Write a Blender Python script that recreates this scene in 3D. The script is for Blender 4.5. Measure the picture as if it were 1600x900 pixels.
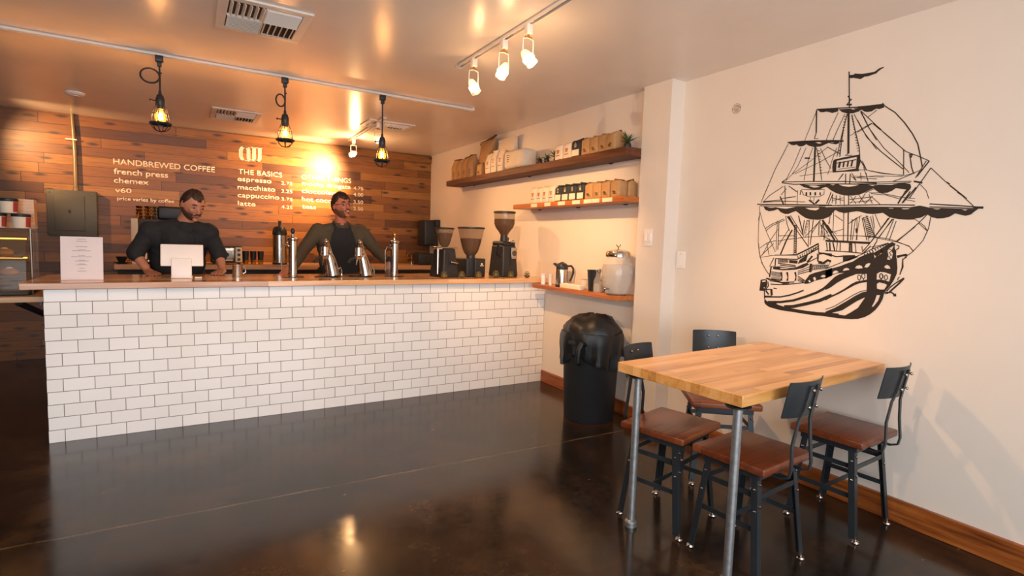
import bpy, bmesh, math, random
from mathutils import Vector, Matrix, Euler
from mathutils.geometry import tessellate_polygon
from math import sin, cos, pi, radians, sqrt, atan2

for o in list(bpy.data.objects): bpy.data.objects.remove(o)
S = bpy.context.scene
COL = S.collection
rnd = random.Random(7)

# ---------------------------------------------------------------- camera
YAW, PITCH, ROLL, FPX, CAMZ = .5469, -.0836, .031, 843.9, 1.317
fw = Vector((sin(YAW)*cos(PITCH), cos(YAW)*cos(PITCH), sin(PITCH)))
rt = Vector((cos(YAW), -sin(YAW), 0)); up = rt.cross(fw)
r2 = cos(ROLL)*rt + sin(ROLL)*up; u2 = -sin(ROLL)*rt + cos(ROLL)*up
cam = bpy.data.cameras.new('camera'); camo = bpy.data.objects.new('camera', cam); COL.objects.link(camo)
M3 = Matrix((r2, u2, -fw)).transposed()
camo.matrix_world = Matrix.Translation((0, 0, CAMZ)) @ M3.to_4x4()
cam.sensor_width = 36; cam.lens = FPX/1600*36; cam.clip_start = .05
S.camera = camo

# ---------------------------------------------------------------- view and world
S.view_settings.view_transform = 'Standard'; S.view_settings.look = 'None'
S.view_settings.gamma = 1; S.view_settings.use_curve_mapping = False
S.view_settings.exposure = 1.1
w = bpy.data.worlds.new('world'); S.world = w; w.use_nodes = True
w.node_tree.nodes['Background'].inputs[0].default_value = (.86, .90, 1.0, 1)
w.node_tree.nodes['Background'].inputs[1].default_value = .42

# ---------------------------------------------------------------- lights
def area(name, loc, rot, sx, sy, power, color):
    l = bpy.data.lights.new(name, 'AREA'); l.shape = 'RECTANGLE'; l.size = sx; l.size_y = sy
    l.energy = power; l.color = color
    o = bpy.data.objects.new(name, l); COL.objects.link(o); o.location = loc; o.rotation_euler = rot
    return o
def aimed(o, target):
    d = Vector(target) - o.location
    o.rotation_euler = d.to_track_quat('-Z', 'Y').to_euler()
def spot(name, loc, target, power, color, ang=70, blend=.6, size=.03):
    l = bpy.data.lights.new(name, 'SPOT'); l.energy = power; l.color = color
    l.spot_size = radians(ang); l.spot_blend = blend; l.shadow_soft_size = size
    o = bpy.data.objects.new(name, l); COL.objects.link(o); o.location = loc; aimed(o, target)
    return o
def point(name, loc, power, color, size=.02):
    l = bpy.data.lights.new(name, 'POINT'); l.energy = power; l.color = color; l.shadow_soft_size = size
    o = bpy.data.objects.new(name, l); COL.objects.link(o); o.location = loc
    return o
WARM = (1, .56, .24); AMBER = (1, .42, .12); SOFT = (1, .68, .44)
# daylight through the street windows behind the camera
area('window_daylight', (-.1, -1.9, 1.35), (radians(90), 0, 0), 4.6, 1.9, 80, (.90, .95, 1.0))

# ---------------------------------------------------------------- materials
def lin(c): return c/12.92 if c <= .04045 else ((c+.055)/1.055)**2.4
def hx(h): return (lin(int(h[0:2], 16)/255), lin(int(h[2:4], 16)/255), lin(int(h[4:6], 16)/255), 1)
class NT:
    def __init__(s, name):
        s.m = bpy.data.materials.new(name); s.m.use_nodes = True; s.t = s.m.node_tree
        s.b = s.t.nodes['Principled BSDF']
    def n(s, typ, **k):
        nd = s.t.nodes.new(typ)
        for a, v in k.items(): setattr(nd, a, v)
        return nd
    def l(s, a, b): s.t.links.new(a, b)
    def coord(s, scale=(1, 1, 1), kind='Object'):
        tc = s.n('ShaderNodeTexCoord'); mp = s.n('ShaderNodeMapping'); mp.inputs['Scale'].default_value = scale
        s.l(tc.outputs[kind], mp.inputs['Vector']); return mp.outputs['Vector']
    def noise(s, vec, scale, detail=4, rough=.6):
        n = s.n('ShaderNodeTexNoise'); n.inputs['Scale'].default_value = scale
        n.inputs['Detail'].default_value = detail; n.inputs['Roughness'].default_value = rough
        s.l(vec, n.inputs['Vector']); return n.outputs['Fac']
    def ramp(s, fac, stops):
        r = s.n('ShaderNodeValToRGB'); e = r.color_ramp.elements
        while len(e) < len(stops): e.new(.5)
        for i, (p, c) in enumerate(stops): e[i].position = p; e[i].color = c
        s.l(fac, r.inputs['Fac']); return r.outputs['Color']
    def math(s, op, a, b=None, c=None):
        n = s.n('ShaderNodeMath', operation=op)
        for i, v in enumerate((a, b, c)):
            if v is None: continue
            if isinstance(v, (int, float)): n.inputs[i].default_value = v
            else: s.l(v, n.inputs[i])
        return n.outputs[0]
    def mix(s, fac, a, b, mode='MIX'):
        n = s.n('ShaderNodeMix', data_type='RGBA', blend_type=mode)
        for i, v in ((0, fac), (6, a), (7, b)):
            if isinstance(v, (int, float)): n.inputs[i].default_value = v
            elif isinstance(v, tuple): n.inputs[i].default_value = v
            else: s.l(v, n.inputs[i])
        return n.outputs[2]
    def bump(s, h, strength=.2, dist=.01):
        b = s.n('ShaderNodeBump'); b.inputs['Strength'].default_value = strength; b.inputs['Distance'].default_value = dist
        s.l(h, b.inputs['Height']); s.l(b.outputs[0], s.b.inputs['Normal'])
def simple(name, color, rough=.5, metal=0, var=.12, nscale=6, bump=0, trans=0, ior=1.45, emit=None, estr=0, coat=0, alpha=1, spec=None):
    t = NT(name); b = t.b
    c = hx(color) if isinstance(color, str) else color
    v = t.coord()
    f = t.noise(v, nscale)
    if var:
        lo = tuple(x*(1-var) for x in c[:3])+(1,); hi = tuple(min(1, x*(1+var)) for x in c[:3])+(1,)
        t.l(t.ramp(f, [(.3, lo), (.7, hi)]), b.inputs['Base Color'])
    else: b.inputs['Base Color'].default_value = c
    b.inputs['Roughness'].default_value = rough; b.inputs['Metallic'].default_value = metal
    b.inputs['Transmission Weight'].default_value = trans; b.inputs['IOR'].default_value = ior
    b.inputs['Coat Weight'].default_value = coat; b.inputs['Alpha'].default_value = alpha
    if spec is not None: b.inputs['Specular IOR Level'].default_value = spec
    if emit:
        b.inputs['Emission Color'].default_value = hx(emit); b.inputs['Emission Strength'].default_value = estr
    if bump: t.bump(f, bump, .004)
    return t.m

def plank_wall():
    t = NT('reclaimed_wood_wall'); tc = t.n('ShaderNodeTexCoord'); sp = t.n('ShaderNodeSeparateXYZ'); t.l(tc.outputs['Object'], sp.inputs[0])
    X, Z = sp.outputs[0], sp.outputs[2]
    zs = t.math('DIVIDE', Z, .098); row = t.math('FLOOR', zs); fz = t.math('FRACT', zs)
    wn = t.n('ShaderNodeTexWhiteNoise', noise_dimensions='1D'); t.l(row, wn.inputs['W'])
    xs = t.math('ADD', t.math('DIVIDE', X, 1.15), t.math('MULTIPLY', wn.outputs[0], 7.3)); colm = t.math('FLOOR', xs); fx = t.math('FRACT', xs)
    cb = t.n('ShaderNodeCombineXYZ'); t.l(row, cb.inputs[0]); t.l(colm, cb.inputs[1])
    w2 = t.n('ShaderNodeTexWhiteNoise', noise_dimensions='2D'); t.l(cb.outputs[0], w2.inputs['Vector'])
    base = t.ramp(w2.outputs[0], [(0, hx('54300f')), (.2, hx('6c4217')), (.5, hx('7f4e1e')), (.8, hx('8c5a23')), (1, hx('9c6a2e'))])
    g = t.n('ShaderNodeCombineXYZ')
    t.l(t.math('ADD', t.math('MULTIPLY', X, 1.6), t.math('MULTIPLY', w2.outputs[0], 31.)), g.inputs[0]); t.l(t.math('MULTIPLY', Z, 26.), g.inputs[1])
    gr = t.noise(g.outputs[0], 2.2, 6, .65)
    c1 = t.mix(.55, base, t.ramp(gr, [(.3, hx('6a4020')), (.5, (1, 1, 1, 1)), (.75, hx('ffe6c0'))]), 'MULTIPLY')
    # knots
    k = t.n('ShaderNodeCombineXYZ'); t.l(t.math('ADD', t.math('MULTIPLY', X, 3.1), t.math('MULTIPLY', wn.outputs[0], 9)), k.inputs[0]); t.l(t.math('MULTIPLY', Z, 10.2), k.inputs[1])
    vo = t.n('ShaderNodeTexVoronoi', voronoi_dimensions='2D'); vo.inputs['Scale'].default_value = 1.0; vo.inputs['Randomness'].default_value = 1
    t.l(k.outputs[0], vo.inputs['Vector'])
    kn = t.ramp(t.math('ADD', vo.outputs['Distance'], t.math('MULTIPLY', gr, .12)), [(.13, (1, 1, 1, 1)), (.27, (0, 0, 0, 1))])
    vc = t.n('ShaderNodeSeparateXYZ'); t.l(vo.outputs['Color'], vc.inputs[0])
    kn = t.math('MULTIPLY', kn, t.math('GREATER_THAN', vc.outputs[0], .42))
    c2 = t.mix(t.math('MULTIPLY', kn, .88), c1, hx('2c1509'))
    # dark stain patches
    st = t.ramp(t.noise(t.coord((1, 1, 3)), 1.7, 3), [(.56, (0, 0, 0, 1)), (.72, (1, 1, 1, 1))])
    c3 = t.mix(t.math('MULTIPLY', st, .35), c2, hx('3b1d0c'))
    e = t.math('MAXIMUM', t.math('LESS_THAN', fz, .03), t.math('LESS_THAN', fx, .004))
    t.l(t.mix(e, c3, hx('1a0c05')), t.b.inputs['Base Color'])
    t.b.inputs['Roughness'].default_value = .42
    t.bump(t.math('SUBTRACT', t.math('ADD', t.math('MULTIPLY', gr, .15), t.math('MULTIPLY', w2.outputs[0], .3)), t.math('MULTIPLY', e, .8)), .35, .008)
    return t.m
def tile_wall(x0):
    t = NT('white_subway_tile'); tc = t.n('ShaderNodeTexCoord'); sp = t.n('ShaderNodeSeparateXYZ'); t.l(tc.outputs['Object'], sp.inputs[0])
    cb = t.n('ShaderNodeCombineXYZ')
    t.l(t.math('SUBTRACT', t.math('ADD', sp.outputs[0], sp.outputs[1]), x0+4.21-.0), cb.inputs[0]); t.l(sp.outputs[2], cb.inputs[1])
    br = t.n('ShaderNodeTexBrick'); t.l(cb.outputs[0], br.inputs['Vector'])
    br.inputs['Scale'].default_value = 1; br.inputs['Brick Width'].default_value = .1556; br.inputs['Row Height'].default_value = .0794
    br.inputs['Mortar Size'].default_value = .0021; br.inputs['Mortar Smooth'].default_value = .1; br.inputs['Bias'].default_value = 0
    br.inputs['Color1'].default_value = hx('faf6f3'); br.inputs['Color2'].default_value = hx('f4efeb'); br.inputs['Mortar'].default_value = hx('8a7d74')
    t.l(br.outputs['Color'], t.b.inputs['Base Color'])
    t.l(t.ramp(br.outputs['Fac'], [(0, (.16, .16, .16, 1)), (1, (.85, .85, .85, 1))]), t.b.inputs['Roughness'])
    t.bump(t.math('SUBTRACT', t.math('MULTIPLY', t.noise(t.coord(), 5, 2), .08), br.outputs['Fac']), .25, .003)
    return t.m
def floor_mat():
    t = NT('polished_stained_concrete'); tc = t.n('ShaderNodeTexCoord'); sp = t.n('ShaderNodeSeparateXYZ'); t.l(tc.outputs['Object'], sp.inputs[0])
    v = t.coord()
    n1 = t.noise(v, 1.3, 8, .68); n2 = t.noise(v, 6, 8, .7); n3 = t.noise(v, 30, 4)
    c = t.ramp(t.math('ADD', t.math('MULTIPLY', n1, .7), t.math('MULTIPLY', n2, .3)), [(.40, hx('151312')), (.48, hx('241c17')), (.55, hx('3c2a1b')), (.64, hx('563b22'))])
    c = t.mix(.25, c, t.ramp(n3, [(.3, hx('14110e')), (.7, hx('463528'))]))
    # pale flecks
    fl = t.ramp(t.noise(t.coord((1.4, 3.5, 1)), 9, 3, .5), [(.735, (0, 0, 0, 1)), (.76, (1, 1, 1, 1))])
    c = t.mix(t.math('MULTIPLY', fl, .45), c, hx('a08468'))
    # saw-cut joint running across, its pale line part dust, part painted golden edge highlight
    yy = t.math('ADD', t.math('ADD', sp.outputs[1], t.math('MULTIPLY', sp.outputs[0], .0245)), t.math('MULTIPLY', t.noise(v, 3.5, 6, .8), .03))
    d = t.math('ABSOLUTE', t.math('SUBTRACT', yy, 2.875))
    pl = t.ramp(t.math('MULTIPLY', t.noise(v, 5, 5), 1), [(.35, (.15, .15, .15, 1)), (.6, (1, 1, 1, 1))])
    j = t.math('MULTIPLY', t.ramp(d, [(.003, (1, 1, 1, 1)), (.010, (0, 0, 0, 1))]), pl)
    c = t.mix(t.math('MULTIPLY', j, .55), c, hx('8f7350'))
    t.l(c, t.b.inputs['Base Color'])
    t.l(t.ramp(t.math('ADD', t.math('MULTIPLY', n2, .6), t.math('MULTIPLY', n3, .4)), [(.3, (.10, .10, .10, 1)), (.7, (.24, .24, .24, 1))]), t.b.inputs['Roughness'])
    t.b.inputs['Coat Weight'].default_value = .08; t.b.inputs['Coat Roughness'].default_value = .12; t.b.inputs['Specular IOR Level'].default_value = .36
    t.bump(t.math('SUBTRACT', t.math('MULTIPLY', n2, .25), j), .12, .004)
    return t.m
def wood(name, cols, axis=0, stave=None, rough=.35, coat=.2, grain=1.0):
    """cols: dark, mid, light. axis: grain direction. stave: (width across, length) for butcher block"""
    t = NT(name); tc = t.n('ShaderNodeTexCoord'); sp = t.n('ShaderNodeSeparateXYZ'); t.l(tc.outputs['Object'], sp.inputs[0])
    A = sp.outputs[axis]; B = sp.outputs[1-axis if axis < 2 else 0]; Zz = sp.outputs[2] if axis < 2 else sp.outputs[1]
    g = t.n('ShaderNodeCombineXYZ')
    if stave:
        bs = t.math('DIVIDE', B, stave[0]); row = t.math('FLOOR', bs)
        wn = t.n('ShaderNodeTexWhiteNoise', noise_dimensions='1D'); t.l(row, wn.inputs['W'])
        as_ = t.math('ADD', t.math('DIVIDE', A, stave[1]), t.math('MULTIPLY', wn.outputs[0], 5.7)); cm = t.math('FLOOR', as_)
        cb = t.n('ShaderNodeCombineXYZ'); t.l(row, cb.inputs[0]); t.l(cm, cb.inputs[1])
        w2 = t.n('ShaderNodeTexWhiteNoise', noise_dimensions='2D'); t.l(cb.outputs[0], w2.inputs['Vector'])
        off = t.math('MULTIPLY', w2.outputs[0], 23.)
    t.l(t.math('ADD', t.math('MULTIPLY', A, 2.0*grain), off) if stave else t.math('MULTIPLY', A, 2.0*grain), g.inputs[0])
    t.l(t.math('MULTIPLY', B, 34.*grain), g.inputs[1]); t.l(t.math('MULTIPLY', Zz, 34.*grain), g.inputs[2])
    n = t.noise(g.outputs[0], 1.5, 6, .62)
    fac = t.math('ADD', t.math('MULTIPLY', n, .55), t.math('MULTIPLY', w2.outputs[0], .45)) if stave else n
    t.l(t.ramp(fac, [(.28, hx(cols[0])), (.5, hx(cols[1])), (.74, hx(cols[2]))]), t.b.inputs['Base Color'])
    t.b.inputs['Roughness'].default_value = rough; t.b.inputs['Coat Weight'].default_value = coat; t.b.inputs['Coat Roughness'].default_value = .15
    t.bump(n, .08, .002)
    return t.m

M = {}
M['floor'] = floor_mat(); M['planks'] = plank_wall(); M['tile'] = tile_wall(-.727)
M['wall'] = simple('painted_wall', 'e8dccf', .5, var=.02, nscale=2.5, bump=.03)
M['ceiling'] = simple('semi_gloss_ceiling_paint', 'f0e4d8', .27, var=.03, nscale=2, bump=.02, spec=.6)
M['baseboard'] = wood('orange_stained_baseboard', ('5e2c10', '96501f', 'b46a2e'), axis=1, rough=.4)
M['butcher'] = wood('maple_butcher_block', ('ad7136', 'd79a54', 'ecb674'), axis=0, stave=(.045, .62), rough=.30, coat=.35)
M['counter'] = wood('pale_oiled_counter_wood', ('b87c48', 'dca470', 'eec396'), axis=0, stave=(.16, 1.4), rough=.2, coat=.45)
M['seat'] = wood('walnut_stained_seat', ('4e2312', '74381d', '94502b'), axis=0, stave=(.12, .9), rough=.35)
M['shelfwood'] = wood('dark_stained_shelf', ('3c1e0f', '5e3018', '7b4322'), axis=1, rough=.6, coat=0)
M['shelfwood2'] = wood('orange_stained_shelf', ('8a4416', 'b3621f', 'cb7c30'), axis=1, rough=.4)
M['palewood'] = wood('pale_plywood_edge', ('b08050', 'd0a070', 'e0b888'), axis=0, rough=.4)
M['steel_black'] = simple('blackened_steel', '34383c', .38, .55, .15, 20)
M['chairmetal'] = simple('gunmetal_painted_steel', '363b3f', .36, .4, .10, 14)
M['plastic_black'] = simple('black_plastic', '24262a', .42, 0, .1, 20)
M['bag_black'] = simple('black_bin_liner', '15171a', .42, 0, .2, 9, bump=.3)
M['bin'] = simple('black_bin_plastic', '26292c', .5, 0, .1, 9)
M['chrome'] = simple('polished_chrome', 'c2bab0', .08, 1, .02)
M['steel'] = simple('brushed_stainless', 'b9b2aa', .24, 1, .06, 30)
M['galv'] = simple('galvanised_pipe', 'a5a7a8', .36, .75, .22, 35)
M['white_metal'] = simple('white_painted_metal', 'e8ddd2', .4, 0, .03)
M['white'] = simple('white_plastic', 'f2ebe6', .35, 0, .02)
M['paper'] = simple('white_paper', 'e9dede', .7, 0, .03)
M['ink'] = simple('grey_ink', 'a79d9c', .8, 0, 0)
M['blackink'] = simple('black_mural_vinyl', '26211f', .55, 0, .1)
M['pencil'] = simple('brown_sketch_line', '8a6c55', .8, 0, .1)
M['wallwhite'] = simple('white_lettering', 'f6e2cf', .5, 0, .02, emit=None)
M['kraft'] = simple('kraft_paper', 'b48a5c', .75, 0, .1, 25, bump=.25)
M['kraft_dark'] = simple('folded_kraft_top', '5b4028', .8, 0, .1, 25)
M['whitebag'] = simple('white_paper_bag', 'ddcdb9', .7, 0, .06, 18, bump=.2)
M['blackbag'] = simple('black_paper_bag', '20262c', .6, 0, .1, 18, bump=.2)
M['redink'] = simple('red_print', 'b5573a', .7, 0, .1)
M['label'] = simple('cream_label', 'ead9bf', .7, 0, .03)
M['glass'] = simple('clear_glass', 'ffffff', .02, 0, 0, trans=1, ior=1.45)
def thin_glass(name, tint, a):
    t = NT(name); t.b.inputs['Base Color'].default_value = hx(tint); t.b.inputs['Roughness'].default_value = .05
    t.b.inputs['Alpha'].default_value = a; t.b.inputs['Specular IOR Level'].default_value = .8
    return t.m
M['thinglass'] = thin_glass('thin_clear_glass', 'e8e0d8', .22)
M['hopper'] = thin_glass('smoked_hopper_plastic', '8a6a50', .38)
M['dispglass'] = thin_glass('dispenser_glass', 'e9ddd0', .30)
M['bulbglass'] = thin_glass('amber_bulb_glass', 'd08a3c', .25)
M['water'] = simple('iced_water', 'c9c4bc', .12, 0, .08, 22, alpha=.42)
M['beans'] = simple('roasted_coffee_beans', '3a1f12', .5, 0, .5, 90, bump=.9)
M['red'] = simple('red_label_band', 'a83838', .5, 0, .15)
M['green'] = simple('green_label_band', '8f9a58', .5, 0, .15)
M['leaf'] = simple('succulent_leaf', '46592f', .5, 0, .35, 30)
M['terrglass'] = thin_glass('terrarium_glass', '8a8058', .22)
M['lensglass'] = thin_glass('spectacle_lens', 'b0a8a0', .06)
M['stubble'] = simple('short_light_beard', '6d4733', .7, 0, .25, 90, bump=.5)
M['moss'] = simple('moss_and_gravel', '4a4226', .9, 0, .5, 80)
M['goldterr'] = simple('gilt_terrarium', '8c7436', .2, .6, .3, 40)
M['panelgrey'] = simple('olive_grey_enamel', '55524a', .5, .2, .06)
M['conduit'] = simple('conduit_metal', '8c7a62', .4, .6, .1)
M['gold'] = simple('gold_metal', 'c79a48', .2, 1, .1)
M['dark'] = simple('dark_cabinet_laminate', '25221f', .5, 0, .1)
M['duct'] = simple('dark_duct_interior', '3a332e', .8, 0, .1)
M['caseglow'] = thin_glass('pastry_case_acrylic', 'a08a60', .10)
M['pastry'] = simple('baked_pastry', 'a86a34', .7, 0, .3, 20, bump=.4)
def emis(name, col, st):
    t = NT(name); t.b.inputs['Base Color'].default_value = hx(col); t.b.inputs['Emission Color'].default_value = hx(col); t.b.inputs['Emission Strength'].default_value = st
    return t.m
M['filament'] = emis('glowing_filament', 'ffb050', 60)
M['halogen'] = emis('glowing_halogen', 'ffd9a0', 45); M['dichroic'] = emis('dichroic_glow', 'f0b468', 2.2); M['ringglow'] = emis('lit_glass_ring', 'ffe6c8', 2.2)
M['caselight'] = emis('case_strip_light', 'ff9c38', 3)
M['skin'] = simple('skin', 'b27a60', .5, 0, .08, 30)
M['skin2'] = simple('ruddy_skin', 'b9735c', .5, 0, .08, 30)
M['hair'] = simple('dark_brown_hair', '2a1d17', .55, 0, .3, 60, bump=.6)
M['beard'] = simple('brown_beard', '4a3124', .7, 0, .3, 80, bump=.6)
M['lips'] = simple('lips', '8f4c40', .5, 0, .1)
M['teeth'] = simple('teeth', 'e8dccb', .4, 0, 0)
M['eye'] = simple('dark_eye', '231813', .3, 0, 0)
M['eyewhite'] = simple('eye_white', '8f7d72', .4, 0, 0)
M['blackcloth'] = simple('black_cotton', '202327', .85, 0, .15, 40, bump=.3)
M['olivecloth'] = simple('olive_grey_cotton', '4d4536', .85, 0, .12, 40, bump=.3)
M['denim'] = simple('dark_trousers', '23262c', .85, 0, .1, 40)
M['sneaker'] = simple('black_shoe', '1c1b1b', .6, 0, .1)

# ---------------------------------------------------------------- mesh builder
class MB:
    def __init__(s): s.v = []; s.f = []; s.sm = []
    def add(s, vs, fs, smooth=False, mat=None):
        n = len(s.v)
        for p in vs:
            p = Vector(p)
            if mat is not None: p = mat @ p
            s.v.append(tuple(p))
        for f in fs: s.f.append(tuple(i+n for i in f)); s.sm.append(smooth)
        return s
    def box(s, c, d, rot=None, bev=0):
        x, y, z = d[0]/2, d[1]/2, d[2]/2
        T = Matrix.Translation(c) @ (rot.to_4x4() if rot is not None else Matrix.Identity(4))
        if bev <= 0:
            vs = [(a*x, b*y, e*z) for a in (-1, 1) for b in (-1, 1) for e in (-1, 1)]
            fs = [(0, 1, 3, 2), (4, 6, 7, 5), (0, 4, 5, 1), (2, 3, 7, 6), (0, 2, 6, 4), (1, 5, 7, 3)]
            return s.add(vs, fs, False, T)
        bm = bmesh.new(); bmesh.ops.create_cube(bm, size=1)
        for v in bm.verts: v.co = Vector((v.co.x*2*x, v.co.y*2*y, v.co.z*2*z))
        bmesh.ops.bevel(bm, geom=bm.edges[:], offset=min(bev, x*.95, y*.95, z*.95), segments=3, profile=.5, affect='EDGES')
        bm.verts.ensure_lookup_table(); bm.verts.index_update()
        s.add([v.co.copy() for v in bm.verts], [[v.index for v in f.verts] for f in bm.faces], True, T); bm.free()
        return s
    def lathe(s, prof, n=24, T=None, smooth=True, arc=None):
        vs, fs = [], []
        for r, z in prof:
            for k in range(n): a = 2*pi*k/n; vs.append((r*cos(a), r*sin(a), z))
        m = len(prof)
        for i in range(m-1):
            for k in range(n):
                k2 = (k+1) % n; fs.append((i*n+k, i*n+k2, (i+1)*n+k2, (i+1)*n+k))
        if prof[0][0] > 1e-6: fs.append(tuple(reversed(range(n))))
        if prof[-1][0] > 1e-6: fs.append(tuple(range((m-1)*n, m*n)))
        return s.add(vs, fs, smooth, T)
    def cyl(s, a, b, r1, r2=None, n=14, smooth=True):
        a, b = Vector(a), Vector(b); d = b-a; r2 = r1 if r2 is None else r2
        T = Matrix.Translation(a) @ d.to_track_quat('Z', 'Y').to_matrix().to_4x4()
        return s.lathe([(r1, 0), (r2, d.length)], n, T, smooth)
    def sphere(s, c, r, n=14, m=9, R=None):
        rx, ry, rz = (r, r, r) if isinstance(r, (int, float)) else r
        vs, fs = [(0, 0, -1)], []
        for i in range(1, m):
            t = -pi/2+pi*i/m
            for k in range(n): a = 2*pi*k/n; vs.append((cos(t)*cos(a), cos(t)*sin(a), sin(t)))
        vs.append((0, 0, 1)); L = len(vs)-1
        for k in range(n): fs.append((0, 1+(k+1) % n, 1+k)); fs.append((L, 1+(m-2)*n+k, 1+(m-2)*n+(k+1) % n))
        for i in range(m-2):
            for k in range(n): k2 = (k+1) % n; fs.append((1+i*n+k, 1+i*n+k2, 1+(i+1)*n+k2, 1+(i+1)*n+k))
        T = Matrix.Translation(c)
        if R is not None: T = T @ R.to_4x4()
        return s.add([(x*rx, y*ry, z*rz) for x, y, z in vs], fs, True, T)
    def tube(s, pts, r, n=8, closed=False, flat=None):
        """swept tube; flat=(w,t) sweeps a rectangle whose width axis stays near 'flat[2]'"""
        P = [Vector(p) for p in pts]; m = len(P); rings = []
        prev = None
        for i, p in enumerate(P):
            if closed: t = P[(i+1) % m]-P[i-1]
            else: t = P[min(i+1, m-1)]-P[max(i-1, 0)]
            t.normalize()
            if flat: a = Vector(flat[2]); a = (a - t*a.dot(t)).normalized(); b = t.cross(a)
            else:
                if prev is None: prev = t.orthogonal().normalized()
                a = (prev - t*prev.dot(t)).normalized(); prev = a; b = t.cross(a)
            rr = r[i] if isinstance(r, (list, tuple)) else r
            if flat: rings.append([p+a*x*flat[0]/2+b*y*flat[1]/2 for x, y in ((1, 1), (-1, 1), (-1, -1), (1, -1))])
            else: rings.append([p+a*rr*cos(2*pi*k/n)+b*rr*sin(2*pi*k/n) for k in range(n)])
        k_ = len(rings[0]); vs = [v for r_ in rings for v in r_]; fs = []
        for i in range(m if closed else m-1):
            j = (i+1) % m
            for k in range(k_): k2 = (k+1) % k_; fs.append((i*k_+k, i*k_+k2, j*k_+k2, j*k_+k))
        if not closed: fs.append(tuple(reversed(range(k_)))); fs.append(tuple(range((m-1)*k_, m*k_)))
        return s.add(vs, fs, not flat)
    def prism(s, poly, z0, z1, T=None, smooth=False):
        n = len(poly); vs = [(x, y, z0) for x, y in poly]+[(x, y, z1) for x, y in poly]
        fs = [(i, (i+1) % n, n+(i+1) % n, n+i) for i in range(n)]
        for tr in tessellate_polygon([[Vector((x, y, 0)) for x, y in poly]]): fs.append(tuple(tr)); fs.append(tuple(n+i for i in reversed(tr)))
        return s.add(vs, fs, smooth, T)
    def build(s, name, mat, parent=None, angle=35, bevel=0):
        me = bpy.data.meshes.new(name); me.from_pydata(s.v, [], s.f); me.update()
        for p, q in zip(me.polygons, s.sm): p.use_smooth = q
        bm = bmesh.new(); bm.from_mesh(me); bmesh.ops.recalc_face_normals(bm, faces=bm.faces); bm.to_mesh(me); bm.free()
        me.set_sharp_from_angle(angle=radians(angle))
        me.materials.append(M[mat] if isinstance(mat, str) else mat)
        o = bpy.data.objects.new(name, me); COL.objects.link(o)
        if parent is not None: o.parent = parent
        if bevel:
            b = o.modifiers.new('bevel', 'BEVEL'); b.width = bevel; b.segments = 2; b.limit_method = 'ANGLE'; b.angle_limit = radians(40)
        return o
def tag(o, label, cat, group=None):
    o['label'] = label; o['category'] = cat
    if group: o['group'] = group
    return o
def thing(name, label, cat, loc=(0, 0, 0), rz=0, group=None):
    o = bpy.data.objects.new(name, None); COL.objects.link(o); o.location = loc; o.rotation_euler = (0, 0, rz); o.empty_display_size = .05
    return tag(o, label, cat, group)
def struct(o): o['kind'] = 'structure'; return o
def dup(root, loc, rz, label, name=None, scale=None):
    def rec(a, p):
        c = a.copy(); COL.objects.link(c)
        if p is not None: c.parent = p
        for ch in kids.get(a, []): rec(ch, c)
        return c
    kids = {}
    for o in bpy.data.objects:
        if o.parent: kids.setdefault(o.parent, []).append(o)
    c = rec(root, None); c.location = loc; c.rotation_euler = (0, 0, rz); c['label'] = label
    if scale: c.scale = scale
    return c
def RZ(a): return Matrix.Rotation(a, 3, 'Z')
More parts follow.
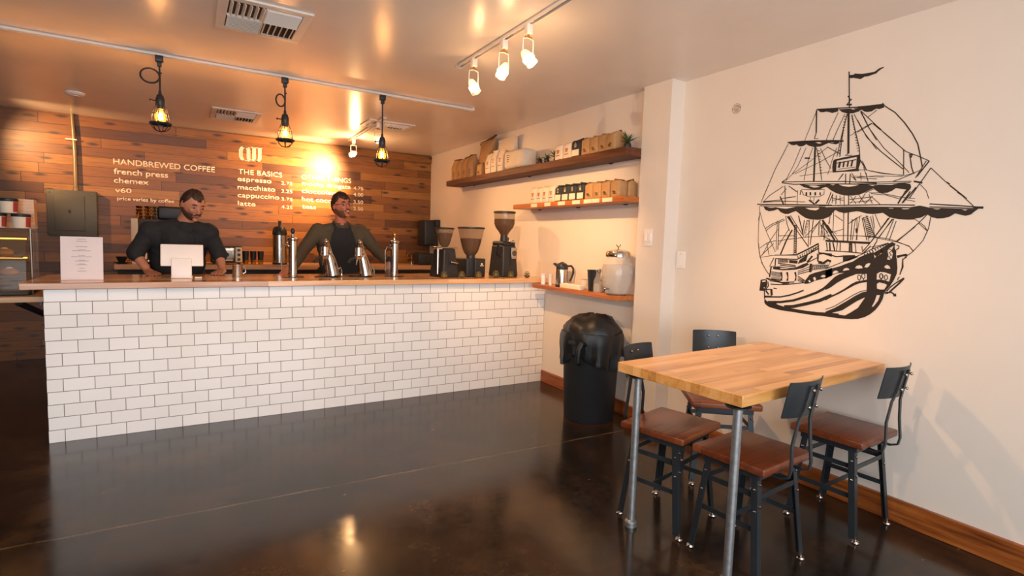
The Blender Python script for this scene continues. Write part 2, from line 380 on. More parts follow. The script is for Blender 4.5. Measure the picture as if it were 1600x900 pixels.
MURAL = {
 'flag': [
  ('F',[[(1.594,2.247),(1.573,2.244),(1.543,2.242),(1.507,2.23),(1.486,2.232),(1.461,2.233),(1.452,2.238),(1.46,2.224),(1.499,2.219),(1.52,2.221),(1.54,2.214),(1.561,2.228),(1.579,2.228),(1.591,2.233)]]),
  ('F',[[(1.568,2.249),(1.529,2.238),(1.499,2.235),(1.469,2.234),(1.449,2.246),(1.431,2.248),(1.426,2.245),(1.441,2.239),(1.461,2.226),(1.483,2.224),(1.505,2.226),(1.534,2.213),(1.566,2.226)]]),
 ],
 'mast': [
  ('L',0.0054,[(1.595,2.266),(1.579,2.08)]),
  ('L',0.0054,[(1.591,2.14),(1.578,2.121),(1.591,2.099),(1.57,2.12)]),
  ('L',0.009,[(1.595,2.097),(1.568,2.091)]),
  ('L',0.0108,[(1.582,2.072),(1.565,1.839)]),
  ('L',0.004,[(1.565,1.839),(1.581,1.832),(1.547,1.828)]),
  ('L',0.0072,[(1.753,2.097),(1.745,1.975)]),
  ('L',0.0045,[(1.745,1.975),(1.753,1.943),(1.732,1.94)]),
  ('L',0.0099,[(1.745,1.902),(1.738,1.705)]),
  ('L',0.0045,[(1.57,1.735),(1.567,1.684)]),
  ('L',0.0045,[(1.547,1.733),(1.546,1.682)]),
  ('L',0.0034,[(1.569,1.621),(1.565,1.572)]),
  ('L',0.0045,[(1.546,1.62),(1.543,1.571)]),
  ('L',0.0034,[(1.564,1.531),(1.554,1.382)]),
  ('L',0.006,[(1.541,1.53),(1.532,1.382)]),
  ('L',0.003,[(1.827,1.665),(1.825,1.586)]),
  ('L',0.004,[(1.809,1.664),(1.811,1.638)]),
  ('L',0.003,[(1.746,1.495),(1.741,1.342)]),
  ('L',0.004,[(1.724,1.495),(1.731,1.356)]),
  ('L',0.003,[(1.938,1.494),(1.936,1.407),(1.932,1.319)]),
  ('L',0.004,[(1.928,1.494),(1.924,1.407),(1.922,1.324)]),
  ('L',0.0054,[(1.196,1.76),(1.241,1.692)]),
  ('L',0.0037,[(1.208,1.762),(1.247,1.685)]),
  ('L',0.004,[(1.187,1.727),(1.265,1.589)]),
  ('L',0.0081,[(1.252,1.67),(1.216,1.66)]),
  ('L',0.0074,[(1.269,1.634),(1.302,1.591)]),
  ('L',0.0054,[(1.276,1.636),(1.312,1.567)]),
  ('L',0.0054,[(1.24,1.641),(1.29,1.57)]),
  ('L',0.0047,[(1.343,1.499),(1.413,1.386)]),
  ('L',0.0034,[(1.326,1.493),(1.394,1.386)]),
  ('L',0.0045,[(1.413,1.386),(1.456,1.325)]),
  ('L',0.0074,[(1.282,1.8),(1.269,1.798),(1.274,1.784)]),
  ('L',0.0044,[(1.279,1.799),(1.267,1.739),(1.256,1.708)]),
  ('L',0.0037,[(1.307,1.825),(1.298,1.704)]),
  ('L',0.0047,[(1.881,1.52),(1.776,1.39),(1.741,1.347)]),
  ('L',0.004,[(1.86,1.524),(1.772,1.403)]),
  ('L',0.0054,[(1.811,1.521),(1.778,1.421)]),
  ('L',0.0081,[(1.842,1.441),(1.873,1.38),(1.903,1.297)]),
  ('L',0.0034,[(1.864,1.443),(1.919,1.352)]),
  ('L',0.0099,[(1.674,1.494),(1.617,1.421)]),
  ('L',0.009,[(1.671,1.489),(1.599,1.384)]),
  ('L',0.004,[(1.645,1.468),(1.584,1.384)]),
  ('L',0.0108,[(1.869,1.516),(1.842,1.475)]),
 ],
 'yard': [
  ('L',0.006,[(1.753,2.101),(1.636,2.086),(1.545,2.073),(1.444,2.063)]),
  ('L',0.0081,[(1.538,2.072),(1.478,2.066),(1.416,2.062)]),
  ('L',0.0034,[(1.42,2.07),(1.406,2.051)]),
  ('L',0.0081,[(1.908,1.944),(1.829,1.938),(1.752,1.93),(1.654,1.918),(1.595,1.908)]),
  ('L',0.0049,[(1.927,1.72),(1.735,1.708),(1.574,1.695),(1.415,1.674)]),
  ('L',0.0049,[(1.927,1.715),(1.855,1.701),(1.684,1.691),(1.415,1.668)]),
  ('L',0.0037,[(1.508,1.687),(1.418,1.679),(1.326,1.675),(1.262,1.671)]),
  ('L',0.0034,[(1.507,1.678),(1.417,1.67),(1.265,1.665)]),
  ('L',0.0045,[(1.927,1.72),(1.898,1.735)]),
  ('L',0.0067,[(2.078,1.597),(1.889,1.587),(1.663,1.574),(1.629,1.572)]),
  ('L',0.0045,[(2.059,1.587),(1.888,1.578),(1.662,1.564)]),
  ('L',0.0049,[(1.698,1.572),(1.551,1.569),(1.374,1.564),(1.238,1.556)]),
  ('L',0.004,[(1.697,1.561),(1.551,1.56),(1.373,1.552),(1.237,1.544)]),
  ('L',0.0054,[(1.179,1.559),(1.07,1.547),(0.979,1.535)]),
  ('L',0.004,[(1.178,1.546),(1.069,1.538),(0.995,1.53)]),
  ('L',0.0101,[(1.012,1.536),(0.976,1.534)]),
 ],
 'furled_sail': [
  ('F',[[(1.747,2.098),(1.636,2.083),(1.635,2.07),(1.646,2.068),(1.666,2.066),(1.682,2.074),(1.698,2.08),(1.714,2.079),(1.731,2.083)]]),
  ('F',[[(1.635,2.08),(1.529,2.066),(1.515,2.066),(1.447,2.059),(1.446,2.047),(1.467,2.043),(1.484,2.038),(1.503,2.044),(1.518,2.056),(1.532,2.049),(1.557,2.045),(1.587,2.049),(1.615,2.062)],[(1.574,2.071),(1.559,2.07),(1.548,2.064),(1.559,2.064)]]),
  ('F',[[(1.538,2.072),(1.414,2.06),(1.41,2.047),(1.432,2.042),(1.447,2.048),(1.468,2.038),(1.491,2.039),(1.51,2.05),(1.522,2.059),(1.529,2.048),(1.537,2.051)],[(1.492,2.055),(1.47,2.055),(1.455,2.054),(1.469,2.047)]]),
  ('F',[[(1.902,1.941),(1.829,1.936),(1.752,1.927),(1.686,1.918),(1.622,1.912),(1.615,1.901),(1.633,1.896),(1.653,1.902),(1.673,1.909),(1.692,1.903),(1.716,1.896),(1.749,1.897),(1.78,1.908),(1.797,1.919),(1.814,1.911),(1.836,1.912),(1.854,1.925),(1.872,1.923),(1.89,1.93)],[(1.747,1.923),(1.722,1.92),(1.709,1.913),(1.726,1.912)],[(1.665,1.912),(1.641,1.908),(1.653,1.907)]]),
  ('F',[[(1.824,1.7),(1.75,1.688),(1.676,1.687),(1.667,1.675),(1.706,1.66),(1.748,1.666),(1.792,1.68)],[(1.767,1.686),(1.724,1.684),(1.699,1.676),(1.732,1.673)]]),
  ('F',[[(1.674,1.685),(1.662,1.691),(1.647,1.685),(1.632,1.679),(1.608,1.686),(1.496,1.676),(1.451,1.668),(1.433,1.66),(1.424,1.664),(1.399,1.665),(1.348,1.66),(1.316,1.665),(1.288,1.664),(1.266,1.658),(1.261,1.645),(1.264,1.632),(1.286,1.634),(1.31,1.639),(1.327,1.643),(1.342,1.631),(1.362,1.623),(1.383,1.622),(1.404,1.628),(1.423,1.643),(1.428,1.65),(1.449,1.64),(1.47,1.63),(1.496,1.62),(1.523,1.618),(1.551,1.619),(1.579,1.624),(1.609,1.635),(1.639,1.652),(1.66,1.669),(1.676,1.675),(1.695,1.665),(1.705,1.663),(1.706,1.672),(1.686,1.681)],[(1.605,1.683),(1.578,1.67),(1.545,1.665),(1.518,1.667),(1.496,1.673),(1.546,1.678)],[(1.42,1.665),(1.398,1.661),(1.361,1.66)]]),
  ('F',[[(2.033,1.582),(1.992,1.578),(1.946,1.573),(1.921,1.567),(1.887,1.563),(1.854,1.568),(1.831,1.572),(1.776,1.569),(1.671,1.564),(1.628,1.559),(1.625,1.522),(1.641,1.51),(1.666,1.5),(1.7,1.495),(1.735,1.498),(1.767,1.506),(1.795,1.523),(1.812,1.536),(1.829,1.548),(1.848,1.542),(1.871,1.533),(1.894,1.533),(1.92,1.544),(1.941,1.563),(1.965,1.555),(1.995,1.552),(2.018,1.56),(2.028,1.571)],[(1.776,1.564),(1.748,1.552),(1.713,1.547),(1.7,1.554),(1.692,1.562)],[(2.012,1.577),(1.991,1.572),(1.966,1.572),(1.956,1.575)]]),
  ('F',[[(1.697,1.559),(1.55,1.557),(1.482,1.555),(1.373,1.55),(1.236,1.543),(1.232,1.488),(1.262,1.487),(1.294,1.49),(1.323,1.495),(1.344,1.501),(1.362,1.515),(1.375,1.524),(1.396,1.521),(1.421,1.519),(1.448,1.522),(1.466,1.527),(1.484,1.533),(1.498,1.536),(1.516,1.534),(1.539,1.53),(1.562,1.528),(1.586,1.534),(1.609,1.546),(1.625,1.528),(1.643,1.511),(1.667,1.501),(1.692,1.495)],[(1.352,1.547),(1.329,1.546),(1.331,1.543),(1.347,1.544)],[(1.296,1.543),(1.255,1.542),(1.266,1.538),(1.286,1.538)]]),
  ('F',[[(1.259,1.547),(1.217,1.553),(1.178,1.542),(1.069,1.534),(0.995,1.528),(1.005,1.519),(1.018,1.505),(1.037,1.5),(1.058,1.506),(1.076,1.512),(1.095,1.498),(1.118,1.491),(1.143,1.49),(1.168,1.498),(1.185,1.512),(1.2,1.501),(1.212,1.495),(1.254,1.49)],[(1.165,1.537),(1.131,1.536),(1.146,1.532)],[(1.054,1.529),(1.031,1.528),(1.039,1.523)]]),
 ],
 'crows_nest': [
  ('F',[[(1.634,1.816),(1.584,1.822),(1.507,1.828),(1.501,1.786),(1.508,1.756),(1.504,1.742),(1.541,1.744),(1.594,1.747),(1.639,1.747),(1.643,1.777),(1.641,1.809)],[(1.622,1.808),(1.521,1.817),(1.521,1.757),(1.579,1.753),(1.621,1.754)]]),
  ('L',0.0108,[(1.604,1.801),(1.608,1.77)]),
  ('L',0.0081,[(1.583,1.801),(1.586,1.77)]),
  ('L',0.0081,[(1.562,1.801),(1.565,1.77)]),
  ('L',0.0081,[(1.541,1.801),(1.545,1.77)]),
  ('L',0.0045,[(1.621,1.795),(1.523,1.803)]),
  ('L',0.0027,[(1.61,1.762),(1.524,1.765)]),
  ('L',0.0034,[(1.807,1.67),(1.757,1.663),(1.676,1.66),(1.676,1.634),(1.701,1.621),(1.754,1.624),(1.79,1.637),(1.806,1.664)]),
  ('L',0.009,[(1.776,1.651),(1.774,1.633)]),
  ('L',0.009,[(1.753,1.65),(1.751,1.632)]),
  ('L',0.009,[(1.726,1.648),(1.723,1.63)]),
  ('L',0.0067,[(1.698,1.646),(1.696,1.629)]),
  ('L',0.0074,[(1.757,1.606),(1.724,1.583)]),
  ('L',0.0099,[(1.7,1.606),(1.72,1.585)]),
  ('L',0.0027,[(1.749,1.621),(1.75,1.604),(1.73,1.599),(1.729,1.62)]),
 ],
 'rigging': [
  ('L',0.0027,[(1.752,2.095),(1.808,1.939)]),
  ('L',0.0036,[(1.904,1.936),(1.973,1.802),(2.042,1.633)]),
  ('L',0.0027,[(1.634,2.063),(1.67,1.979),(1.686,1.926)]),
  ('L',0.0031,[(1.599,2.049),(1.634,1.965),(1.65,1.921)]),
  ('L',0.0036,[(1.587,2.043),(1.606,1.945),(1.623,1.83)]),
  ('L',0.0045,[(1.564,2.039),(1.539,1.95),(1.513,1.863),(1.505,1.801),(1.468,1.744)]),
  ('L',0.0045,[(1.587,2.047),(1.6,1.976),(1.605,1.906),(1.608,1.828)]),
  ('L',0.0034,[(1.588,2.035),(1.601,2.036)]),
  ('L',0.0034,[(1.565,2.031),(1.557,2.03)]),
  ('L',0.0034,[(1.589,2.021),(1.602,2.022)]),
  ('L',0.0034,[(1.562,2.017),(1.554,2.016)]),
  ('L',0.0045,[(1.591,2.007),(1.603,2.007)]),
  ('L',0.0045,[(1.558,2.003),(1.55,2.001)]),
  ('L',0.0034,[(1.592,1.992),(1.604,1.993)]),
  ('L',0.0034,[(1.555,1.988),(1.547,1.987)]),
  ('L',0.0045,[(1.594,1.978),(1.605,1.979)]),
  ('L',0.0034,[(1.551,1.974),(1.544,1.973)]),
  ('L',0.0034,[(1.595,1.963),(1.606,1.964)]),
  ('L',0.0034,[(1.548,1.96),(1.54,1.959)]),
  ('L',0.0034,[(1.597,1.949),(1.607,1.95)]),
  ('L',0.0034,[(1.545,1.946),(1.537,1.945)]),
  ('L',0.0045,[(1.599,1.935),(1.608,1.936)]),
  ('L',0.0045,[(1.541,1.932),(1.533,1.931)]),
  ('L',0.0034,[(1.6,1.92),(1.609,1.921)]),
  ('L',0.0045,[(1.538,1.918),(1.53,1.916)]),
  ('L',0.0045,[(1.602,1.906),(1.61,1.907)]),
  ('L',0.0045,[(1.535,1.904),(1.526,1.902)]),
  ('L',0.0034,[(1.603,1.891),(1.611,1.892)]),
  ('L',0.0034,[(1.532,1.889),(1.523,1.888)]),
  ('L',0.0034,[(1.605,1.876),(1.612,1.878)]),
  ('L',0.0034,[(1.528,1.875),(1.52,1.874)]),
  ('L',0.0045,[(1.607,1.862),(1.613,1.863)]),
  ('L',0.0034,[(1.525,1.861),(1.516,1.86)]),
  ('L',0.0034,[(1.608,1.847),(1.614,1.849)]),
  ('L',0.0034,[(1.522,1.847),(1.513,1.846)]),
  ('L',0.003,[(1.553,2.04),(1.506,1.953),(1.429,1.843)]),
  ('L',0.003,[(1.521,2.046),(1.478,1.963),(1.433,1.889)]),
  ('L',0.004,[(1.533,2.006),(1.48,1.91),(1.408,1.83),(1.303,1.733)]),
  ('L',0.003,[(1.521,2.051),(1.468,1.948),(1.395,1.844),(1.32,1.766),(1.275,1.713)]),
  ('L',0.0027,[(1.563,1.931),(1.507,1.96),(1.462,1.979)]),
  ('L',0.0036,[(1.528,1.943),(1.46,1.977)]),
  ('L',0.0037,[(1.521,2.051),(1.456,1.981),(1.394,1.913),(1.341,1.86),(1.297,1.816),(1.235,1.783),(1.196,1.76)]),
  ('L',0.0034,[(1.432,1.953),(1.356,1.877),(1.307,1.825)]),
  ('L',0.0072,[(1.456,1.977),(1.417,1.938)]),
  ('L',0.003,[(1.485,2.011),(1.443,2.04)]),
  ('L',0.0049,[(1.406,2.051),(1.36,2.013),(1.315,1.957),(1.277,1.899),(1.25,1.847),(1.236,1.794),(1.222,1.734)]),
  ('L',0.003,[(1.187,1.727),(1.126,1.66),(1.038,1.577)]),
  ('L',0.003,[(1.107,1.639),(1.062,1.597),(1.012,1.543)]),
  ('L',0.0054,[(1.12,1.656),(1.107,1.645)]),
  ('L',0.0054,[(1.075,1.607),(1.056,1.592)]),
  ('L',0.0027,[(1.513,1.751),(1.471,1.745),(1.392,1.722),(1.294,1.7),(1.262,1.708),(1.221,1.723)]),
  ('L',0.0027,[(1.493,1.793),(1.467,1.743),(1.392,1.719),(1.301,1.703)]),
  ('L',0.0024,[(1.51,1.711),(1.42,1.711),(1.301,1.697)]),
  ('L',0.0024,[(1.225,1.654),(1.197,1.622),(1.184,1.585)]),
  ('L',0.0027,[(1.827,1.904),(1.863,1.808),(1.902,1.731)]),
  ('L',0.0027,[(1.796,1.9),(1.836,1.805),(1.868,1.758)]),
  ('L',0.0027,[(1.758,1.895),(1.778,1.832),(1.795,1.718)]),
  ('L',0.0037,[(1.737,1.892),(1.714,1.809),(1.694,1.71)]),
  ('L',0.0031,[(1.715,1.886),(1.677,1.813),(1.65,1.77)]),
  ('L',0.0027,[(1.675,1.888),(1.777,1.815),(1.868,1.758),(1.902,1.726)]),
  ('L',0.0036,[(1.679,1.889),(1.609,1.844)]),
  ('L',0.0027,[(1.61,1.86),(1.718,1.809),(1.851,1.76)]),
  ('L',0.0072,[(1.8,1.843),(1.77,1.838)]),
  ('L',0.0027,[(1.627,1.878),(1.646,1.817),(1.664,1.739)]),
  ('L',0.0024,[(1.823,1.745),(1.73,1.749),(1.641,1.753)]),
  ('L',0.003,[(1.729,1.875),(1.716,1.872)]),
  ('L',0.004,[(1.727,1.86),(1.713,1.857)]),
  ('L',0.004,[(1.724,1.844),(1.711,1.842)]),
  ('L',0.003,[(1.721,1.828),(1.708,1.826)]),
  ('L',0.004,[(1.718,1.813),(1.705,1.811)]),
  ('L',0.003,[(1.715,1.797),(1.703,1.796)]),
  ('L',0.003,[(1.712,1.781),(1.7,1.781)]),
  ('L',0.004,[(1.709,1.766),(1.698,1.766)]),
  ('L',0.003,[(1.707,1.75),(1.695,1.75)]),
  ('L',0.0024,[(1.606,1.702),(1.585,1.736)]),
  ('L',0.0031,[(1.54,1.736),(1.515,1.695)]),
  ('L',0.0027,[(1.484,1.761),(1.457,1.69)]),
  ('L',0.0031,[(1.531,1.712),(1.417,1.695)]),
  ('L',0.0036,[(2.012,1.705),(2.053,1.605)]),
  ('L',0.0036,[(1.916,1.694),(2.002,1.644),(2.04,1.607)]),
  ('L',0.0036,[(1.896,1.679),(1.927,1.645)]),
  ('L',0.004,[(1.907,1.698),(1.902,1.657),(1.896,1.589)]),
  ('L',0.0045,[(1.883,1.694),(1.831,1.657)]),
  ('L',0.0047,[(2.04,1.611),(1.93,1.615),(1.916,1.624),(1.836,1.63)]),
  ('L',0.0072,[(1.932,1.636),(1.906,1.589)]),
  ('L',0.0036,[(2.04,1.607),(1.964,1.608),(1.9,1.607),(1.778,1.597)]),
  ('L',0.004,[(1.639,1.64),(1.658,1.582)]),
  ('L',0.0027,[(1.543,1.723),(1.515,1.694)]),
  ('L',0.0034,[(1.581,1.736),(1.605,1.704)]),
  ('L',0.0024,[(1.496,1.733),(1.49,1.692)]),
  ('L',0.0031,[(1.471,1.731),(1.457,1.687)]),
  ('L',0.0024,[(1.531,1.719),(1.385,1.702)]),
  ('L',0.0034,[(1.25,1.71),(1.314,1.685),(1.342,1.677)]),
  ('L',0.003,[(1.639,1.645),(1.656,1.584)]),
  ('L',0.0037,[(1.628,1.634),(1.648,1.578)]),
  ('L',0.0027,[(1.628,1.627),(1.629,1.583)]),
  ('L',0.0036,[(1.61,1.624),(1.609,1.577)]),
  ('L',0.0027,[(1.591,1.621),(1.585,1.576)]),
  ('L',0.0027,[(1.537,1.617),(1.506,1.575)]),
  ('L',0.0027,[(1.509,1.615),(1.534,1.578)]),
  ('L',0.0027,[(1.496,1.619),(1.461,1.573)]),
  ('L',0.0036,[(1.465,1.625),(1.492,1.576)]),
  ('L',0.0027,[(1.447,1.621),(1.428,1.571)]),
  ('L',0.0036,[(1.429,1.611),(1.461,1.575)]),
  ('L',0.0036,[(1.636,1.613),(1.572,1.595)]),
  ('L',0.0027,[(1.63,1.597),(1.573,1.609)]),
  ('L',0.0036,[(1.54,1.598),(1.433,1.606)]),
  ('L',0.0027,[(1.539,1.583),(1.427,1.587)]),
  ('L',0.0027,[(1.433,1.606),(1.391,1.567)]),
  ('L',0.0034,[(1.465,1.629),(1.423,1.647)]),
  ('L',0.003,[(1.438,1.623),(1.369,1.612),(1.302,1.588)]),
  ('L',0.003,[(1.448,1.628),(1.4,1.625),(1.295,1.596),(1.24,1.587)]),
  ('L',0.003,[(1.278,1.584),(1.239,1.574)]),
  ('L',0.0047,[(1.283,1.627),(1.31,1.566)]),
  ('L',0.0047,[(1.263,1.623),(1.294,1.567)]),
  ('L',0.0027,[(2.062,1.586),(2.056,1.549),(2.058,1.463),(2.053,1.368),(2.036,1.288)]),
  ('L',0.0027,[(2.054,1.548),(2.03,1.482),(2.0,1.425),(1.936,1.31)]),
  ('L',0.0027,[(2.054,1.548),(2.063,1.497)]),
  ('L',0.0036,[(2.012,1.449),(1.974,1.474),(1.897,1.505)]),
  ('L',0.0036,[(2.006,1.437),(1.968,1.467),(1.892,1.498)]),
  ('L',0.0031,[(2.042,1.33),(1.996,1.362),(1.936,1.379)]),
  ('L',0.0031,[(1.931,1.444),(1.972,1.383),(2.021,1.288)]),
  ('L',0.0031,[(1.996,1.362),(1.975,1.29)]),
  ('L',0.0036,[(1.924,1.407),(1.828,1.407)]),
  ('L',0.0031,[(1.926,1.375),(1.873,1.385),(1.745,1.401),(1.633,1.406)]),
  ('L',0.0036,[(1.889,1.521),(1.875,1.471),(1.858,1.434)]),
  ('L',0.0058,[(1.83,1.461),(1.819,1.466)]),
  ('L',0.0058,[(1.829,1.451),(1.819,1.456)]),
  ('L',0.0058,[(1.828,1.441),(1.818,1.446)]),
  ('L',0.0058,[(1.828,1.431),(1.817,1.436)]),
  ('L',0.0058,[(1.827,1.421),(1.816,1.426)]),
  ('L',0.0058,[(1.826,1.411),(1.815,1.416)]),
  ('L',0.0058,[(1.826,1.401),(1.814,1.406)]),
  ('L',0.0058,[(1.825,1.391),(1.814,1.396)]),
  ('L',0.0058,[(1.824,1.381),(1.813,1.386)]),
  ('L',0.0058,[(1.824,1.371),(1.812,1.376)]),
  ('L',0.0044,[(1.823,1.36),(1.811,1.366)]),
  ('L',0.0044,[(1.822,1.35),(1.81,1.356)]),
  ('L',0.0044,[(1.822,1.34),(1.809,1.346)]),
  ('L',0.0044,[(1.821,1.33),(1.809,1.336)]),
  ('L',0.0058,[(1.82,1.32),(1.808,1.326)]),
  ('L',0.0058,[(1.82,1.31),(1.807,1.316)]),
  ('L',0.0036,[(1.831,1.47),(1.821,1.3)]),
  ('L',0.0036,[(1.818,1.47),(1.808,1.3)]),
  ('L',0.0049,[(1.874,1.516),(1.865,1.518)]),
  ('L',0.0031,[(1.761,1.491),(1.744,1.495)]),
  ('L',0.0049,[(1.87,1.51),(1.861,1.512)]),
  ('L',0.0024,[(1.762,1.483),(1.745,1.487)]),
  ('L',0.0049,[(1.866,1.504),(1.856,1.506)]),
  ('L',0.0024,[(1.762,1.475),(1.747,1.479)]),
  ('L',0.0037,[(1.862,1.498),(1.852,1.5)]),
  ('L',0.0024,[(1.763,1.467),(1.749,1.47)]),
  ('L',0.0037,[(1.858,1.492),(1.848,1.494)]),
  ('L',0.0024,[(1.764,1.459),(1.751,1.462)]),
  ('L',0.0049,[(1.854,1.487),(1.844,1.489)]),
  ('L',0.0024,[(1.764,1.451),(1.753,1.454)]),
  ('L',0.0049,[(1.851,1.481),(1.84,1.483)]),
  ('L',0.0024,[(1.765,1.443),(1.754,1.445)]),
  ('L',0.0049,[(1.847,1.475),(1.836,1.477)]),
  ('L',0.0024,[(1.765,1.435),(1.756,1.437)]),
  ('L',0.0037,[(1.843,1.469),(1.832,1.471)]),
  ('L',0.0024,[(1.766,1.427),(1.758,1.429)]),
  ('L',0.0049,[(1.839,1.464),(1.828,1.466)]),
  ('L',0.0024,[(1.767,1.419),(1.76,1.42)]),
  ('L',0.0049,[(1.835,1.458),(1.824,1.46)]),
  ('L',0.0024,[(1.767,1.411),(1.762,1.412)]),
  ('L',0.0036,[(1.775,1.496),(1.78,1.416)]),
  ('L',0.0027,[(1.759,1.495),(1.773,1.412)]),
  ('L',0.0031,[(1.682,1.494),(1.763,1.403)]),
  ('L',0.0031,[(1.687,1.492),(1.725,1.425)]),
  ('L',0.0036,[(1.691,1.49),(1.687,1.408)]),
  ('L',0.0036,[(1.669,1.481),(1.654,1.408),(1.657,1.383)]),
  ('L',0.0036,[(1.633,1.51),(1.638,1.472)]),
  ('L',0.0047,[(1.68,1.468),(1.639,1.425),(1.671,1.408),(1.623,1.387)]),
  ('L',0.0027,[(1.634,1.518),(1.635,1.473)]),
  ('L',0.0027,[(1.616,1.537),(1.612,1.428)]),
  ('L',0.0036,[(1.609,1.518),(1.566,1.487)]),
  ('L',0.0027,[(1.612,1.428),(1.56,1.443)]),
  ('L',0.0027,[(1.592,1.418),(1.617,1.433)]),
  ('L',0.0027,[(1.534,1.472),(1.5,1.5)]),
  ('L',0.0036,[(1.518,1.496),(1.518,1.385)]),
  ('L',0.0027,[(1.502,1.5),(1.509,1.385)]),
  ('L',0.0027,[(1.482,1.509),(1.491,1.385)]),
  ('L',0.0027,[(1.496,1.505),(1.486,1.385)]),
  ('L',0.0027,[(1.464,1.504),(1.428,1.381)]),
  ('L',0.0036,[(1.47,1.5),(1.439,1.386)]),
  ('L',0.0027,[(1.431,1.508),(1.402,1.405)]),
  ('L',0.0027,[(1.421,1.512),(1.407,1.447)]),
  ('L',0.0027,[(1.41,1.517),(1.38,1.451)]),
  ('L',0.0027,[(1.686,1.484),(1.659,1.398)]),
  ('L',0.0036,[(1.67,1.479),(1.675,1.403)]),
  ('L',0.0027,[(1.658,1.448),(1.63,1.403)]),
  ('L',0.0027,[(1.534,1.472),(1.474,1.514)]),
  ('L',0.0067,[(1.496,1.447),(1.491,1.423)]),
  ('L',0.004,[(1.466,1.499),(1.442,1.508)]),
  ('L',0.004,[(1.463,1.49),(1.439,1.499)]),
  ('L',0.004,[(1.459,1.481),(1.436,1.49)]),
  ('L',0.004,[(1.456,1.472),(1.433,1.481)]),
  ('L',0.004,[(1.453,1.463),(1.429,1.472)]),
  ('L',0.004,[(1.449,1.454),(1.426,1.463)]),
  ('L',0.0054,[(1.446,1.445),(1.423,1.454)]),
  ('L',0.0054,[(1.443,1.436),(1.42,1.445)]),
  ('L',0.0054,[(1.44,1.427),(1.416,1.436)]),
  ('L',0.0054,[(1.436,1.418),(1.413,1.427)]),
  ('L',0.004,[(1.433,1.408),(1.41,1.418)]),
  ('L',0.004,[(1.43,1.399),(1.407,1.409)]),
  ('L',0.003,[(1.452,1.513),(1.401,1.4)]),
  ('L',0.003,[(1.685,1.405),(1.539,1.41),(1.421,1.406),(1.361,1.398),(1.327,1.391),(1.277,1.372),(1.244,1.357),(1.229,1.337)]),
  ('L',0.0044,[(1.348,1.497),(1.366,1.465),(1.415,1.384)]),
  ('L',0.003,[(1.331,1.492),(1.382,1.4)]),
  ('L',0.003,[(1.312,1.482),(1.335,1.387)]),
  ('L',0.0027,[(1.323,1.492),(1.352,1.391)]),
  ('L',0.0047,[(1.229,1.454),(1.268,1.415),(1.306,1.38)]),
  ('L',0.004,[(1.302,1.379),(1.216,1.47),(1.182,1.513)]),
  ('L',0.003,[(1.169,1.498),(1.173,1.447),(1.191,1.388),(1.228,1.335),(1.262,1.304)]),
  ('L',0.0027,[(1.231,1.489),(1.19,1.455),(1.178,1.433)]),
  ('L',0.0027,[(1.178,1.433),(1.216,1.47)]),
  ('L',0.003,[(1.486,1.409),(1.41,1.402),(1.302,1.379),(1.247,1.361),(1.226,1.335)]),
  ('L',0.0037,[(1.269,1.3),(1.264,1.258),(1.276,1.219)]),
  ('L',0.0044,[(1.252,1.309),(1.269,1.292),(1.268,1.256),(1.275,1.22)]),
  ('L',0.004,[(2.051,1.361),(2.04,1.299),(2.019,1.242),(1.987,1.198),(1.963,1.171)]),
  ('L',0.0027,[(2.033,1.275),(1.955,1.289),(1.799,1.302)]),
  ('L',0.0031,[(2.038,1.275),(1.981,1.331),(1.95,1.362)]),
  ('L',0.0072,[(2.02,1.245),(2.015,1.242)]),
 ],
 'hull': [
  ('F',[[(1.985,1.027),(1.967,1.013),(1.945,1.008),(1.907,1.01),(1.903,1.002),(1.857,0.993),(1.805,0.989),(1.744,0.986),(1.657,0.986),(1.583,0.992),(1.547,0.992),(1.546,0.972),(1.581,0.968),(1.627,0.968),(1.674,0.966),(1.743,0.967),(1.803,0.969),(1.877,0.97),(1.92,0.975),(1.954,0.981),(1.977,0.994),(1.985,1.006)]]),
  ('L',0.0134,[(1.962,1.009),(1.88,1.018),(1.803,1.036),(1.731,1.066),(1.675,1.093),(1.639,1.117),(1.609,1.146),(1.596,1.158)]),
  ('L',0.0179,[(1.857,0.993),(1.801,1.001),(1.727,1.025),(1.653,1.052),(1.613,1.075),(1.591,1.087)]),
  ('L',0.0081,[(1.983,1.038),(1.883,1.048),(1.831,1.063),(1.782,1.083),(1.748,1.1)]),
  ('L',0.0054,[(1.953,1.118),(1.888,1.12),(1.836,1.127),(1.746,1.144)]),
  ('L',0.0058,[(1.99,1.084),(1.985,1.027)]),
  ('L',0.0063,[(1.988,1.081),(1.94,1.088),(1.942,1.047),(1.984,1.043)]),
  ('L',0.0134,[(1.945,1.085),(1.94,1.052)]),
  ('L',0.009,[(1.981,1.077),(1.96,1.055)]),
  ('L',0.0054,[(1.932,1.096),(1.91,1.094)]),
  ('F',[[(2.019,1.138),(1.994,1.145),(1.977,1.142),(1.975,1.106),(1.989,1.073),(2.023,1.073),(2.02,1.112)],[(2.009,1.134),(1.988,1.14),(1.983,1.131),(2.008,1.125)],[(1.997,1.094),(1.987,1.097),(1.988,1.09),(1.996,1.089)]]),
  ('L',0.0063,[(1.971,1.132),(1.966,1.106),(1.979,1.087)]),
